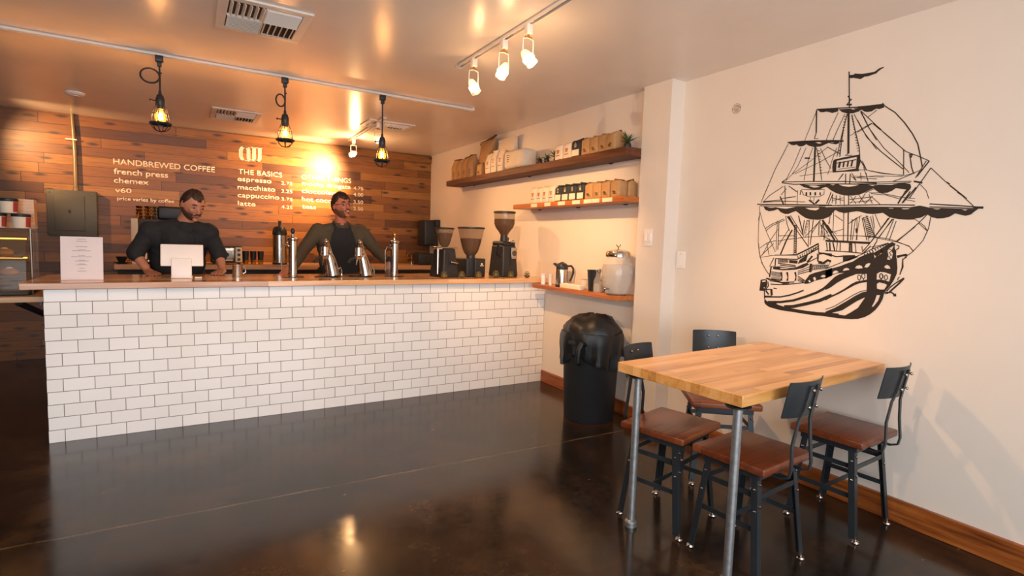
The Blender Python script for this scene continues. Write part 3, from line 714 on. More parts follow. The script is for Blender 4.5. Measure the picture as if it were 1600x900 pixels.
  ('F',[[(1.316,1.376),(1.305,1.37),(1.31,1.359),(1.307,1.345),(1.3,1.336),(1.299,1.309),(1.295,1.296),(1.288,1.251),(1.289,1.223),(1.299,1.191),(1.313,1.162),(1.328,1.14),(1.337,1.123),(1.341,1.094),(1.351,1.067),(1.37,1.034),(1.394,1.008),(1.419,0.99),(1.45,0.977),(1.481,0.971),(1.547,0.967),(1.616,0.968),(1.618,0.991),(1.578,0.989),(1.515,0.986),(1.489,1.005),(1.454,1.034),(1.435,1.07),(1.425,1.088),(1.419,1.124),(1.421,1.177),(1.425,1.214),(1.455,1.212),(1.477,1.209),(1.508,1.194),(1.535,1.18),(1.571,1.155),(1.599,1.13),(1.627,1.112),(1.629,1.135),(1.606,1.162),(1.584,1.187),(1.561,1.203),(1.535,1.212),(1.566,1.209),(1.594,1.198),(1.632,1.173),(1.635,1.216),(1.607,1.23),(1.564,1.245),(1.523,1.264),(1.496,1.275),(1.47,1.296),(1.436,1.314),(1.402,1.327),(1.395,1.294),(1.367,1.318),(1.342,1.347),(1.333,1.361)],[(1.597,1.206),(1.593,1.216),(1.582,1.222),(1.569,1.219),(1.566,1.213),(1.58,1.207),(1.595,1.202)],[(1.546,1.221),(1.539,1.234),(1.526,1.24),(1.514,1.235),(1.512,1.229),(1.529,1.225)],[(1.485,1.24),(1.478,1.252),(1.465,1.257),(1.451,1.253),(1.447,1.242),(1.466,1.238)],[(1.44,1.248),(1.432,1.264),(1.419,1.27),(1.411,1.268),(1.418,1.253),(1.426,1.246)],[(1.347,1.252),(1.344,1.26),(1.336,1.265),(1.325,1.26),(1.318,1.247),(1.336,1.246)],[(1.378,1.217),(1.364,1.228),(1.343,1.227),(1.314,1.219),(1.316,1.198),(1.319,1.182),(1.34,1.187),(1.361,1.19),(1.377,1.188)],[(1.374,1.166),(1.364,1.175),(1.339,1.171),(1.327,1.165),(1.333,1.151),(1.338,1.141),(1.357,1.139),(1.372,1.143)],[(1.37,1.11),(1.354,1.111),(1.361,1.083),(1.38,1.05),(1.389,1.047),(1.378,1.076)],[(1.339,1.335),(1.328,1.354),(1.313,1.366),(1.314,1.354),(1.321,1.336),(1.314,1.322),(1.316,1.297),(1.327,1.29),(1.338,1.292),(1.333,1.313)]]),
  ('L',0.004,[(1.332,1.345),(1.319,1.336),(1.33,1.326),(1.319,1.313),(1.333,1.306),(1.32,1.295)]),
  ('F',[[(1.624,1.07),(1.576,1.095),(1.531,1.126),(1.496,1.156),(1.474,1.17),(1.421,1.185),(1.42,1.172),(1.451,1.165),(1.477,1.153),(1.508,1.131),(1.553,1.099),(1.594,1.075),(1.623,1.055)]]),
  ('F',[[(1.618,0.994),(1.571,1.02),(1.516,1.061),(1.473,1.095),(1.438,1.118),(1.417,1.124),(1.419,1.096),(1.462,1.069),(1.531,1.012),(1.588,0.99),(1.592,0.982),(1.617,0.98)]]),
  ('L',0.0034,[(1.619,1.006),(1.571,1.03),(1.526,1.065),(1.482,1.099),(1.448,1.121),(1.419,1.13)]),
  ('L',0.0037,[(1.371,1.14),(1.353,1.136),(1.336,1.139)]),
  ('L',0.0037,[(1.452,1.193),(1.453,1.186),(1.457,1.181),(1.462,1.18),(1.466,1.185),(1.468,1.192),(1.467,1.2),(1.464,1.205),(1.459,1.205),(1.454,1.201),(1.452,1.193)]),
  ('L',0.0037,[(1.459,1.18),(1.458,1.173)]),
  ('L',0.0037,[(1.433,1.202),(1.433,1.194),(1.437,1.189),(1.442,1.189),(1.446,1.193),(1.449,1.201),(1.448,1.209),(1.444,1.213),(1.439,1.214),(1.435,1.209),(1.433,1.202)]),
  ('L',0.0049,[(1.44,1.189),(1.439,1.181)]),
  ('L',0.0049,[(1.35,1.208),(1.35,1.2),(1.354,1.195),(1.359,1.195),(1.363,1.199),(1.365,1.207),(1.364,1.214),(1.36,1.219),(1.356,1.219),(1.352,1.215),(1.35,1.208)]),
  ('L',0.0049,[(1.356,1.195),(1.356,1.188)]),
  ('L',0.0037,[(1.328,1.202),(1.329,1.195),(1.332,1.19),(1.337,1.19),(1.341,1.194),(1.343,1.201),(1.342,1.209),(1.339,1.213),(1.334,1.214),(1.33,1.209),(1.328,1.202)]),
  ('L',0.0037,[(1.335,1.189),(1.334,1.182)]),
  ('F',[[(1.751,1.141),(1.738,1.164),(1.721,1.19),(1.693,1.203),(1.665,1.212),(1.633,1.223),(1.602,1.234),(1.599,1.191),(1.625,1.18),(1.662,1.167),(1.689,1.158),(1.717,1.142),(1.741,1.136)],[(1.727,1.156),(1.718,1.161),(1.71,1.15),(1.72,1.146)],[(1.701,1.174),(1.691,1.181),(1.682,1.168),(1.689,1.158),(1.694,1.159)],[(1.66,1.182),(1.65,1.194),(1.629,1.192),(1.626,1.187),(1.644,1.18)]]),
  ('L',0.0197,[(1.397,1.313),(1.315,1.372)]),
  ('L',0.004,[(1.636,1.228),(1.593,1.248),(1.524,1.281),(1.454,1.315),(1.408,1.343),(1.334,1.371)]),
  ('L',0.004,[(1.635,1.218),(1.602,1.233)]),
  ('L',0.0049,[(1.445,1.316),(1.439,1.306)]),
  ('L',0.0049,[(1.433,1.323),(1.427,1.313)]),
  ('L',0.0049,[(1.422,1.33),(1.416,1.32)]),
  ('L',0.0049,[(1.41,1.337),(1.404,1.327)]),
  ('L',0.0049,[(1.398,1.344),(1.392,1.334)]),
  ('L',0.0037,[(1.387,1.35),(1.381,1.341)]),
  ('L',0.0037,[(1.376,1.357),(1.37,1.348)]),
  ('L',0.0037,[(1.364,1.364),(1.358,1.355)]),
  ('L',0.0049,[(1.353,1.371),(1.347,1.361)]),
  ('L',0.0058,[(1.398,1.32),(1.368,1.33),(1.391,1.296)]),
  ('L',0.0044,[(1.386,1.334),(1.371,1.311)]),
  ('L',0.0044,[(1.369,1.339),(1.359,1.323)]),
  ('F',[[(1.55,1.297),(1.522,1.303),(1.485,1.303),(1.471,1.3),(1.497,1.287),(1.524,1.275),(1.547,1.27)]]),
  ('L',0.0114,[(1.648,1.381),(1.589,1.378),(1.504,1.375),(1.423,1.372)]),
  ('L',0.0049,[(1.644,1.327),(1.58,1.326),(1.518,1.323),(1.454,1.319)]),
  ('L',0.0063,[(1.643,1.311),(1.612,1.303),(1.583,1.296),(1.549,1.301),(1.489,1.305)]),
  ('L',0.004,[(1.569,1.373),(1.567,1.329)]),
  ('L',0.0081,[(1.521,1.373),(1.518,1.323)]),
  ('L',0.0072,[(1.513,1.372),(1.507,1.321)]),
  ('L',0.0047,[(1.642,1.372),(1.634,1.327)]),
  ('L',0.0074,[(1.625,1.372),(1.619,1.327)]),
  ('L',0.0063,[(1.608,1.373),(1.595,1.328)]),
  ('L',0.0034,[(1.584,1.373),(1.585,1.328)]),
  ('L',0.0034,[(1.495,1.372),(1.486,1.324)]),
  ('L',0.0034,[(1.46,1.356),(1.456,1.332)]),
  ('L',0.0054,[(1.418,1.357),(1.454,1.315)]),
  ('L',0.0044,[(1.412,1.338),(1.39,1.385)]),
  ('L',0.0034,[(1.413,1.352),(1.371,1.362),(1.338,1.374)]),
  ('F',[[(1.298,1.312),(1.273,1.319),(1.257,1.323),(1.25,1.319),(1.253,1.312),(1.272,1.309),(1.291,1.3)]]),
  ('L',0.0054,[(1.256,1.205),(1.29,1.177),(1.312,1.155),(1.327,1.133)]),
  ('L',0.0081,[(1.256,1.203),(1.277,1.174),(1.311,1.134),(1.314,1.125)]),
  ('L',0.006,[(1.335,1.127),(1.315,1.129)]),
  ('L',0.0067,[(1.311,1.134),(1.291,1.12)]),
  ('L',0.0134,[(1.295,1.117),(1.283,1.119)]),
  ('L',0.0037,[(1.283,1.192),(1.28,1.206),(1.274,1.208)]),
  ('L',0.0047,[(1.301,1.364),(1.29,1.359),(1.291,1.348),(1.301,1.341)]),
  ('L',0.004,[(1.335,1.12),(1.318,1.124)]),
  ('F',[[(1.847,1.268),(1.796,1.265),(1.797,1.248),(1.846,1.25)]]),
  ('F',[[(1.947,1.22),(1.913,1.227),(1.843,1.221),(1.808,1.223),(1.764,1.247),(1.74,1.256),(1.728,1.247),(1.763,1.225),(1.807,1.213),(1.879,1.205),(1.941,1.208)],[(1.901,1.22),(1.854,1.219),(1.843,1.216),(1.895,1.212)]]),
  ('L',0.0081,[(1.956,1.225),(1.959,1.194),(1.962,1.158)]),
  ('L',0.0047,[(1.943,1.276),(1.967,1.224),(1.929,1.226)]),
  ('L',0.0063,[(1.932,1.272),(1.932,1.229)]),
  ('L',0.0054,[(1.939,1.292),(1.798,1.297)]),
  ('L',0.0058,[(1.932,1.272),(1.796,1.272)]),
  ('L',0.0054,[(1.914,1.245),(1.809,1.237),(1.803,1.228),(1.902,1.235)]),
  ('L',0.0036,[(1.913,1.27),(1.912,1.248)]),
  ('L',0.0036,[(1.907,1.27),(1.906,1.249)]),
  ('L',0.0027,[(1.901,1.27),(1.9,1.249)]),
  ('L',0.0036,[(1.896,1.271),(1.894,1.249)]),
  ('L',0.0036,[(1.89,1.271),(1.888,1.25)]),
  ('L',0.0036,[(1.884,1.271),(1.882,1.25)]),
  ('L',0.0027,[(1.878,1.271),(1.877,1.25)]),
  ('L',0.0036,[(1.872,1.272),(1.871,1.25)]),
  ('L',0.0036,[(1.867,1.272),(1.865,1.251)]),
  ('L',0.0036,[(1.861,1.272),(1.859,1.251)]),
  ('L',0.0027,[(1.855,1.272),(1.854,1.251)]),
  ('L',0.0081,[(1.799,1.302),(1.742,1.332),(1.686,1.364)]),
  ('L',0.0063,[(1.797,1.275),(1.73,1.309),(1.684,1.338)]),
  ('L',0.0045,[(1.798,1.292),(1.794,1.28)]),
  ('L',0.0045,[(1.785,1.299),(1.782,1.286)]),
  ('L',0.0034,[(1.773,1.306),(1.769,1.292)]),
  ('L',0.0034,[(1.761,1.313),(1.757,1.299)]),
  ('L',0.0045,[(1.748,1.321),(1.745,1.305)]),
  ('L',0.0045,[(1.736,1.328),(1.733,1.311)]),
  ('L',0.0045,[(1.724,1.335),(1.72,1.317)]),
  ('L',0.0045,[(1.712,1.342),(1.708,1.323)]),
  ('L',0.0034,[(1.7,1.348),(1.697,1.329)]),
  ('L',0.004,[(1.792,1.248),(1.781,1.273)]),
  ('L',0.004,[(1.786,1.25),(1.776,1.277)]),
  ('L',0.0054,[(1.78,1.253),(1.77,1.281)]),
  ('L',0.0054,[(1.774,1.255),(1.764,1.285)]),
  ('L',0.004,[(1.769,1.257),(1.759,1.289)]),
  ('L',0.004,[(1.763,1.259),(1.753,1.294)]),
  ('L',0.0054,[(1.757,1.262),(1.748,1.298)]),
  ('L',0.0054,[(1.751,1.264),(1.742,1.302)]),
  ('L',0.0099,[(1.741,1.258),(1.714,1.295)]),
  ('L',0.0047,[(1.736,1.258),(1.685,1.287),(1.687,1.31)]),
  ('L',0.0143,[(1.718,1.252),(1.719,1.204)]),
  ('L',0.0063,[(1.687,1.367),(1.68,1.315),(1.608,1.308)]),
  ('L',0.009,[(1.68,1.308),(1.654,1.312),(1.607,1.299)]),
  ('L',0.0081,[(1.682,1.306),(1.681,1.268),(1.66,1.264)]),
  ('L',0.0134,[(1.678,1.261),(1.65,1.258),(1.628,1.275),(1.61,1.269)]),
  ('L',0.0047,[(1.708,1.333),(1.681,1.353)]),
  ('L',0.0101,[(1.726,1.318),(1.707,1.326)]),
  ('L',0.0031,[(1.706,1.248),(1.709,1.214)]),
  ('L',0.0024,[(1.695,1.249),(1.698,1.218)]),
  ('L',0.0031,[(1.683,1.251),(1.687,1.222)]),
  ('L',0.0024,[(1.672,1.252),(1.676,1.226)]),
  ('L',0.0031,[(1.661,1.254),(1.665,1.23)]),
  ('L',0.0024,[(1.65,1.255),(1.654,1.234)]),
  ('L',0.0031,[(1.639,1.257),(1.643,1.238)]),
  ('L',0.0024,[(1.628,1.258),(1.632,1.242)]),
  ('L',0.0031,[(1.617,1.26),(1.621,1.245)]),
  ('L',0.0031,[(1.71,1.243),(1.622,1.246)]),
  ('L',0.0024,[(1.71,1.236),(1.621,1.243)]),
  ('L',0.0024,[(1.709,1.229),(1.621,1.239)]),
  ('L',0.0031,[(1.709,1.223),(1.621,1.235)]),
  ('L',0.0024,[(1.708,1.216),(1.62,1.232)]),
  ('L',0.0045,[(1.953,1.192),(1.893,1.188)]),
  ('L',0.0034,[(1.791,1.204),(1.724,1.235)]),
  ('L',0.0045,[(1.953,1.184),(1.893,1.181)]),
  ('L',0.0045,[(1.79,1.196),(1.723,1.222)]),
  ('L',0.0045,[(1.952,1.176),(1.892,1.173)]),
  ('L',0.0045,[(1.79,1.187),(1.722,1.21)]),
  ('L',0.0034,[(1.952,1.167),(1.892,1.166)]),
  ('L',0.0045,[(1.789,1.178),(1.744,1.155)]),
  ('L',0.0034,[(1.951,1.159),(1.891,1.158)]),
  ('L',0.0034,[(1.788,1.169),(1.748,1.152)]),
  ('L',0.0045,[(1.95,1.151),(1.891,1.151)]),
  ('L',0.0045,[(1.788,1.161),(1.752,1.149)]),
  ('L',0.0045,[(1.95,1.143),(1.89,1.143)]),
  ('L',0.0045,[(1.787,1.152),(1.755,1.145)]),
  ('F',[[(1.897,1.19),(1.886,1.196),(1.881,1.174),(1.881,1.144),(1.893,1.143),(1.887,1.163),(1.892,1.181)]]),
  ('F',[[(1.861,1.193),(1.849,1.198),(1.845,1.176),(1.844,1.146),(1.856,1.146),(1.85,1.166),(1.856,1.183)]]),
  ('F',[[(1.812,1.196),(1.801,1.201),(1.796,1.18),(1.796,1.15),(1.807,1.149),(1.801,1.169),(1.807,1.186)]]),
  ('L',0.0081,[(1.984,1.151),(1.917,1.141),(1.873,1.129),(1.837,1.135)]),
  ('L',0.0054,[(1.96,1.138),(1.889,1.133),(1.806,1.142)]),
  ('L',0.0047,[(1.972,1.144),(1.891,1.151)]),
 ],
}

# ================================================================ THE SETTING
XW, XC, XN, YB, H = 2.93, 2.87, 3.00, 7.05, 2.467
Y1, Y2 = 2.958, 2.694
XL, YC = -.727, 4.21
XLEFT, YF = -3.3, -1.6
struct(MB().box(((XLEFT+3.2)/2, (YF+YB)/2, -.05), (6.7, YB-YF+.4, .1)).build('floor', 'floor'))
struct(MB().box(((XLEFT+3.2)/2, (YF+YB)/2, H+.05), (6.7, YB-YF+.4, .1)).build('ceiling', 'ceiling'))
struct(MB().box(((XLEFT+3.2)/2, YB+.06, H/2), (6.7, .12, H)).build('wall_back', 'planks'))
struct(MB().box((XW+.1, (YB+Y1)/2, H/2), (.2, YB-Y1, H)).build('wall_right', 'wall'))
struct(MB().box(((XC+3.13)/2, (Y1+Y2)/2, H/2), (3.13-XC, Y1-Y2, H)).build('wall_pillar', 'wall'))
struct(MB().box((XN+.075, (YF+Y2)/2, H/2), (.15, Y2-YF, H)).build('wall_near_right', 'wall'))
struct(MB().box((XLEFT-.06, (YF+YB)/2, H/2), (.12, YB-YF, H)).build('wall_left', 'planks'))
# street side with its two big windows (behind the camera)
mb = MB()
for c, d in (((-.1, YF-.06, .17), (6.5, .12, .34)), ((-.1, YF-.06, 2.37), (6.5, .12, .2)), ((-2.9, YF-.06, 1.3), (1.0, .12, 2.0)), ((2.75, YF-.06, 1.3), (.8, .12, 2.0)), ((-.1, YF-.06, 1.3), (.14, .12, 2.0))): mb.box(c, d)
struct(mb.build('wall_front', 'wall'))
for i, (a, b) in enumerate(((-2.4, -.17), (-.03, 2.35))):
    wo = bpy.data.objects.new('window_%d' % (i+1), None); COL.objects.link(wo); struct(wo)
    f = MB()
    for c, d in ((((a+b)/2, YF-.03, .36), (b-a, .05, .05)), (((a+b)/2, YF-.03, 2.25), (b-a, .05, .05)), ((a+.025, YF-.03, 1.3), (.05, .05, 1.9)), ((b-.025, YF-.03, 1.3), (.05, .05, 1.9))): f.box(c, d)
    f.build('window_frame', 'steel_black', wo)
# baseboards
mb = MB().box((XW-.011, (4.2+Y1)/2, .055), (.022, 4.2-Y1, .11)); struct(mb.build('baseboard_right', 'baseboard', bevel=.003))
mb = MB().box((XC-.011, (Y1+Y2)/2, .058), (.022, Y1-Y2+.03, .116)).box(((XC+XN)/2-.01, Y2-.011, .058), (XN-XC, .022, .116)); struct(mb.build('baseboard_pillar', 'baseboard', bevel=.003))
mb = MB().box((XN-.011, (YF+Y2)/2, .058), (.022, Y2-YF, .116)); struct(mb.build('baseboard_near_right', 'baseboard', bevel=.003))
mb = MB().box((1.37, YB-.012, 2.41), (3.12, .024, .085)); struct(mb.build('trim_1', 'planks'))

# ================================================================ COUNTER
t = thing('service_counter', 'long service counter faced with white subway tile under a pale wood top', 'counter')
MB().box(((XL+XW-.003)/2, YC+.33, .4755), (XW-XL-.003, .66, .951)).build('tiled_base', 'tile', t)
MB().box(((-.829+2.925)/2, (4.17+4.93)/2, .972), (2.925+.829, .76, .041)).build('countertop', 'counter', t, bevel=.004)
# lower side counter at the left
t = thing('side_counter', 'lower pale wood side counter on a black steel bracket left of the tiled counter', 'counter')
MB().box((-1.95, 4.84, .862), (2.44, .68, .036)).build('countertop', 'palewood', t, bevel=.003)
b = MB(); b.tube([(-.80, 4.9, .83), (-.80, 4.56, .835)], .012, flat=(.035, .012, (0, 0, 1)))
b.tube([(-.76, 5.1, .62), (-.90, 4.52, .84)], .012, flat=(.04, .02, (1, 0, 0))); b.build('bracket', 'steel_black', t)
for x in (-.76, -3.1): MB().box((x, 5.1, .42), (.04, .04, .84)).build('post', 'steel_black', t)
# back counter
t = thing('back_counter', 'low dark back counter with a light wood top along the plank wall', 'counter')
MB().box((1.17, 6.78, .47), (3.46, .52, .94)).build('cabinet_body', 'dark', t)
MB().box((1.17, 6.745, .965), (3.5, .60, .05)).build('countertop', 'palewood', t, bevel=.003)
for i in range(6): MB().box((-.26+.57*i, 6.508, .5), (.54, .02, .76)).build('cabinet_door', 'dark', t, bevel=.004)

# ================================================================ SHELVES
def shelf(y0, y1, ztop, th, mat, label, xf=2.73):
    t = thing('wall_shelf', label, 'shelf')
    MB().box(((xf+XW)/2, (y0+y1)/2, ztop-th/2), (XW-xf, y1-y0, th)).build('shelf_board', mat, t, bevel=.003)
    b = MB()
    for k in range(3): y = y0+(y1-y0)*(.12+.38*k); b.box((XW-.012, y, ztop-th-.004), (.02, .03, .006))
    b.build('hidden_cleat', 'steel_black', t)
    return t
shelf(2.962, 6.09, 2.033, .06, 'shelfwood', 'long dark wood shelf nearest the ceiling holding coffee bags')
sh2 = shelf(2.962, 4.51, 1.682, .042, 'shelfwood2', 'short middle wood shelf with white price tags on its edge')
shelf(2.962, 4.13, .949, .036, 'shelfwood2', 'lowest orange wood shelf beside the counter under the drink dispenser')
for i, (a, b) in enumerate(((4.19, 4.095), (3.975, 3.885), (3.775, 3.675), (3.575, 3.475), (3.425, 3.325), (3.32, 3.235), (3.20, 3.09))):
    tg = MB().box((2.7285, (a+b)/2, 1.661), (.002, abs(a-b), .030)).build('price_tag', 'label', sh2)

# ================================================================ TABLE
t = thing('dining_table', 'butcher block table on two galvanised pipe legs against the near wall', 'table', (2.3545, 1.584, 0), radians(3))
MB().box((0, 0, .752), (1.205, .645, .046)).build('tabletop', 'butcher', t, bevel=.003)
for lx, sy in ((-.555, .235), (-.56, -.280)):
    lg = MB().cyl((lx, sy, .02), (lx, sy, .728), .0175, n=20).build('leg', 'galv', t)
    MB().lathe([(.028, 0), (.028, .022), (.022, .03), (.0175, .032)], 20, Matrix.Translation((lx, sy, 0))).build('foot_cap', 'galv', lg)
    MB().lathe([(.048, .716), (.048, .722), (.024, .7225), (.022, .7289)], 20, Matrix.Translation((lx, sy, 0))).build('flange', 'steel_black', lg)

# ================================================================ CHAIRS
def rot2(p, a): return (p[0]*cos(a)-p[1]*sin(a), p[0]*sin(a)+p[1]*cos(a))
def make_chair():
    # local frame: the sitter faces +Y, backrest at -Y
    t = thing('cafe_chair', '', 'chair', group='cafe chairs around the table')
    s = MB().box((0, 0, .455), (.375, .33, .034), bev=.008); s.build('seat', 'seat', t)
    # seat frame of flat steel
    f = MB()
    for y in (-.125, .125): f.tube([(-.15, y, .422), (.15, y, .422)], 0, flat=(.03, .006, (0, 0, 1)))
    for x in (-.15, .15): f.tube([(x, -.125, .422), (x, .125, .422)], 0, flat=(.03, .006, (0, 0, 1)))
    f.build('seat_frame', 'chairmetal', t)
    feet = []
    for sx in (-1, 1):
        for sy in (-1, 1):
            a = (sx*.135, sy*.115, .438); b = (sx*.165, sy*.160, .018)
            d = Vector(b)-Vector(a)
            lg = MB()
            # angle-iron leg: two flanges
            lg.tube([a, b], 0, flat=(.028, .004, (1, 0, 0)))
            a2 = (a[0]+sx*.012, a[1]-sy*.012, a[2]); b2 = (b[0]+sx*.012, b[1]-sy*.012, b[2])
            lg.tube([a2, b2], 0, flat=(.028, .004, (0, 1, 0)))
            lo = lg.build('leg', 'chairmetal', t)
            MB().lathe([(.004, .02), (.004, .010), (.014, .009), (.017, .003), (.015, 0)], 14, Matrix.Translation((b[0], b[1], 0))).cyl((b[0], b[1], .008), (b[0], b[1], .03), .004, n=8).build('glide', 'chrome', lo)
            for z in (.385, .30): 
                k = (a[2]-z)/(a[2]-b[2]); px, py = a[0]+(b[0]-a[0])*k, a[1]+(b[1]-a[1])*k
                MB().sphere((px, py+sy*.005, z), .006, 8, 5).build('rivet', 'chrome', lo); MB().sphere((px+sx*.016, py-sy*.008, z-.02), .006, 8, 5).build('rivet', 'chrome', lo)
    def at(sx, sy, z):
        k = (.42-z)/.402; return (sx*(.135+.03*k), sy*(.115+.045*k), z)
    for z in (.335, .20):
        for sx in (-1, 1): MB().tube([at(sx, -1, z), at(sx, 1, z)], 0, flat=(.022, .004, (0, 0, 1))).build('stretcher', 'chairmetal', t)
    for sy in (-1, 1): MB().tube([at(-1, sy, .33 if sy > 0 else .335), at(1, sy, .33 if sy > 0 else .335)], 0, flat=(.022, .004, (0, 0, 1))).build('stretcher', 'chairmetal', t)
    MB().tube([at(-1, 0, .20), at(1, 0, .20)], 0, flat=(.022, .004, (0, 0, 1))).build('stretcher', 'chairmetal', t)
    # two back uprights: from under the seat out behind, up, converging to the plate
    for sx in (-1, 1):
        pts = [(sx*.075, -.06, .428), (sx*.078, -.175, .42), (sx*.080, -.205, .432), (sx*.078, -.212, .465), (sx*.070, -.205, .56), (sx*.045, -.210, .655), (sx*.030, -.222, .70), (sx*.026, -.240, .80)]
        MB().tube(pts, 0, flat=(.018, .007, (1, 0, 0))).build('back_upright', 'chairmetal', t)
    # curved back plate
    n = 12; vs, fs = [], []
    for off in (0, .0045):
        for j, z in enumerate((.672, .676, .815, .819)):
            for i in range(n+1):
                u = -1+2*i/n; hw = .128-(.004 if j in (0, 3) else 0)
                x = u*hw; y = -.222-(z-.70)*.18+.030*u*u+.006-off
                vs.append((x, y, z))
    W = n+1
    for k in range(2):
        for j in range(3):
            for i in range(n): a = k*4*W+j*W+i; fs.append((a, a+1, a+1+W, a+W))
    B = 4*W
    for i in range(n): fs.append((i, i+1, B+i+1, B+i)); fs.append((3*W+i, 3*W+i+1, B+3*W+i+1, B+3*W+i))
    for j in range(3): fs.append((j*W, (j+1)*W, B+(j+1)*W, B+j*W)); fs.append((j*W+n, (j+1)*W+n, B+(j+1)*W+n, B+j*W+n))
    pl = MB().add(vs, fs, True).build('backrest', 'chairmetal', t)
    for sx in (-1, 1):
        for z in (.715, .785):
            y = -.222-(z-.70)*.18
            bl = MB().sphere((sx*.028, y-.014, z), (.0075, .006, .0075), 10, 6); bl.sphere((sx*.028, y+.013, z), (.0065, .005, .0065), 10, 6); bl.cyl((sx*.028, y-.014, z), (sx*.028, y+.013, z), .004, n=8)
            bl.build('bolt', 'chrome', pl)
    return t
ch = make_chair()
ch.location = (2.075, 1.385, 0); ch.rotation_euler = (0, 0, radians(4)); ch['label'] = 'walnut seat cafe chair at the near side of the table beside the front pipe leg'
dup(ch, (2.755, 1.355, 0), radians(3), 'walnut seat cafe chair nearest the near wall, its grey back toward the viewer')
dup(ch, (2.02, 1.785, 0), radians(180+13), 'walnut seat cafe chair at the far side of the table by the trash can end')
dup(ch, (2.64, 1.985, 0), radians(180-38), 'walnut seat cafe chair behind the table, back plate facing the viewer above the tabletop')

# ================================================================ TRASH CAN
t = thing('trash_can', 'black trash can with bulging black liner under the lowest shelf', 'trash can', (2.645, 3.155, 0), radians(8))
MB().lathe([(.185, 0), (.19, .01), (.215, .62), (.222, .63), (.222, .66), (.21, .66), (.2, .5)], 32).build('bin_body', 'bin', t)
vs, fs = [], []; n = 56
prof = [(.205, .675), (.228, .672), (.238, .64), (.238, .58), (.230, .52), (.234, .475), (.226, .45)]
for j, (r, z) in enumerate(prof):
    for i in range(n):
        a = 2*pi*i/n; q = j/(len(prof)-1)
        rr = r+q*(.016*sin(9*a+j*.3)+.010*sin(17*a+1.3)+.008*sin(5*a)); zz = z-q*(.045*sin(3*a+.6)+.02*sin(7*a))
        vs.append((rr*cos(a), rr*sin(a), zz))
for j in range(len(prof)-1):
    for i in range(n): i2 = (i+1) % n; fs.append((j*n+i, j*n+i2, (j+1)*n+i2, (j+1)*n+i))
MB().add(vs, fs, True).build('liner_collar', 'bag_black', t)
vs, fs = [], []
prof = [(.222, .66), (.218, .69), (.195, .73), (.16, .765), (.10, .787), (.03, .795), (0, .795)]
for j, (r, z) in enumerate(prof):
    for i in range(n):
        a = 2*pi*i/n; k = 1+.03*sin(6*a+j)+.02*sin(13*a)
        vs.append((r*k*cos(a), r*k*sin(a), z+(.012*sin(4*a+j) if 0 < j < 6 else 0)))
for j in range(len(prof)-1):
    for i in range(n): i2 = (i+1) % n; fs.append((j*n+i, j*n+i2, (j+1)*n+i2, (j+1)*n+i))
MB().add(vs, fs, True).build('domed_lid', 'bag_black', t)
MB().tube([(-.20, -.12, .60), (-.25, -.13, .61), (-.275, -.13, .57), (-.27, -.12, .48), (-.235, -.10, .46)], .018, n=8).build('liner_knot', 'bag_black', t)
for sx in (-1, 1): MB().box((sx*.226, 0, .60), (.02, .10, .03), bev=.006).build('handle', 'bin', t)

# ================================================================ CEILING FITTINGS
def track(name, label, p0, p1, w_=.035, h_=.022, slots=()):
    p0, p1 = Vector(p0), Vector(p1); c = (p0+p1)/2; d = p1-p0
    t = thing(name, label, 'light track', c, atan2(d.y, d.x)); L = d.length
    m = MB().box((0, w_/2-.004, -h_/2), (L, .008, h_)).box((0, -w_/2+.004, -h_/2), (L, .008, h_)).box((0, 0, -.004), (L, w_, .008)); m.build('rail', 'white_metal', t)
    for sx in (-1, 1): MB().box((sx*(L/2-.01), 0, -h_/2), (.02, w_+.004, h_+.002)).build('end_cap', 'white_metal', t)
    for a, b in slots: MB().box(((a+b)/2, 0, -.010), (b-a, .012, .006)).build('slot_cover', 'dark', t)
    MB().box((0, 0, -.0095), (L-.05, .018, .003)).build('conductor_channel', 'white_metal' , t)
    return t
track('track_rail', 'long white ceiling track carrying the caged pendants over the counter', (-1.7, 4.26, H), (2.17, 4.30, H))
track('track_rail', 'short white ceiling track at the upper right with three spotlights', (1.56, 3.33, H), (1.545, 1.75, H), slots=[(-.77, -.72), (-.55, -.50), (-.22, -.10), (.12, .45)])
track('track_rail', 'white ceiling track near the plank wall with two spotlights', (1.69, 6.55, H), (1.64, 5.1, H), slots=[(-.60, -.15)])
track('track_rail', 'white ceiling track at the left outside the picture edge', (-1.6, 6.55, H), (-1.6, 5.3, H))

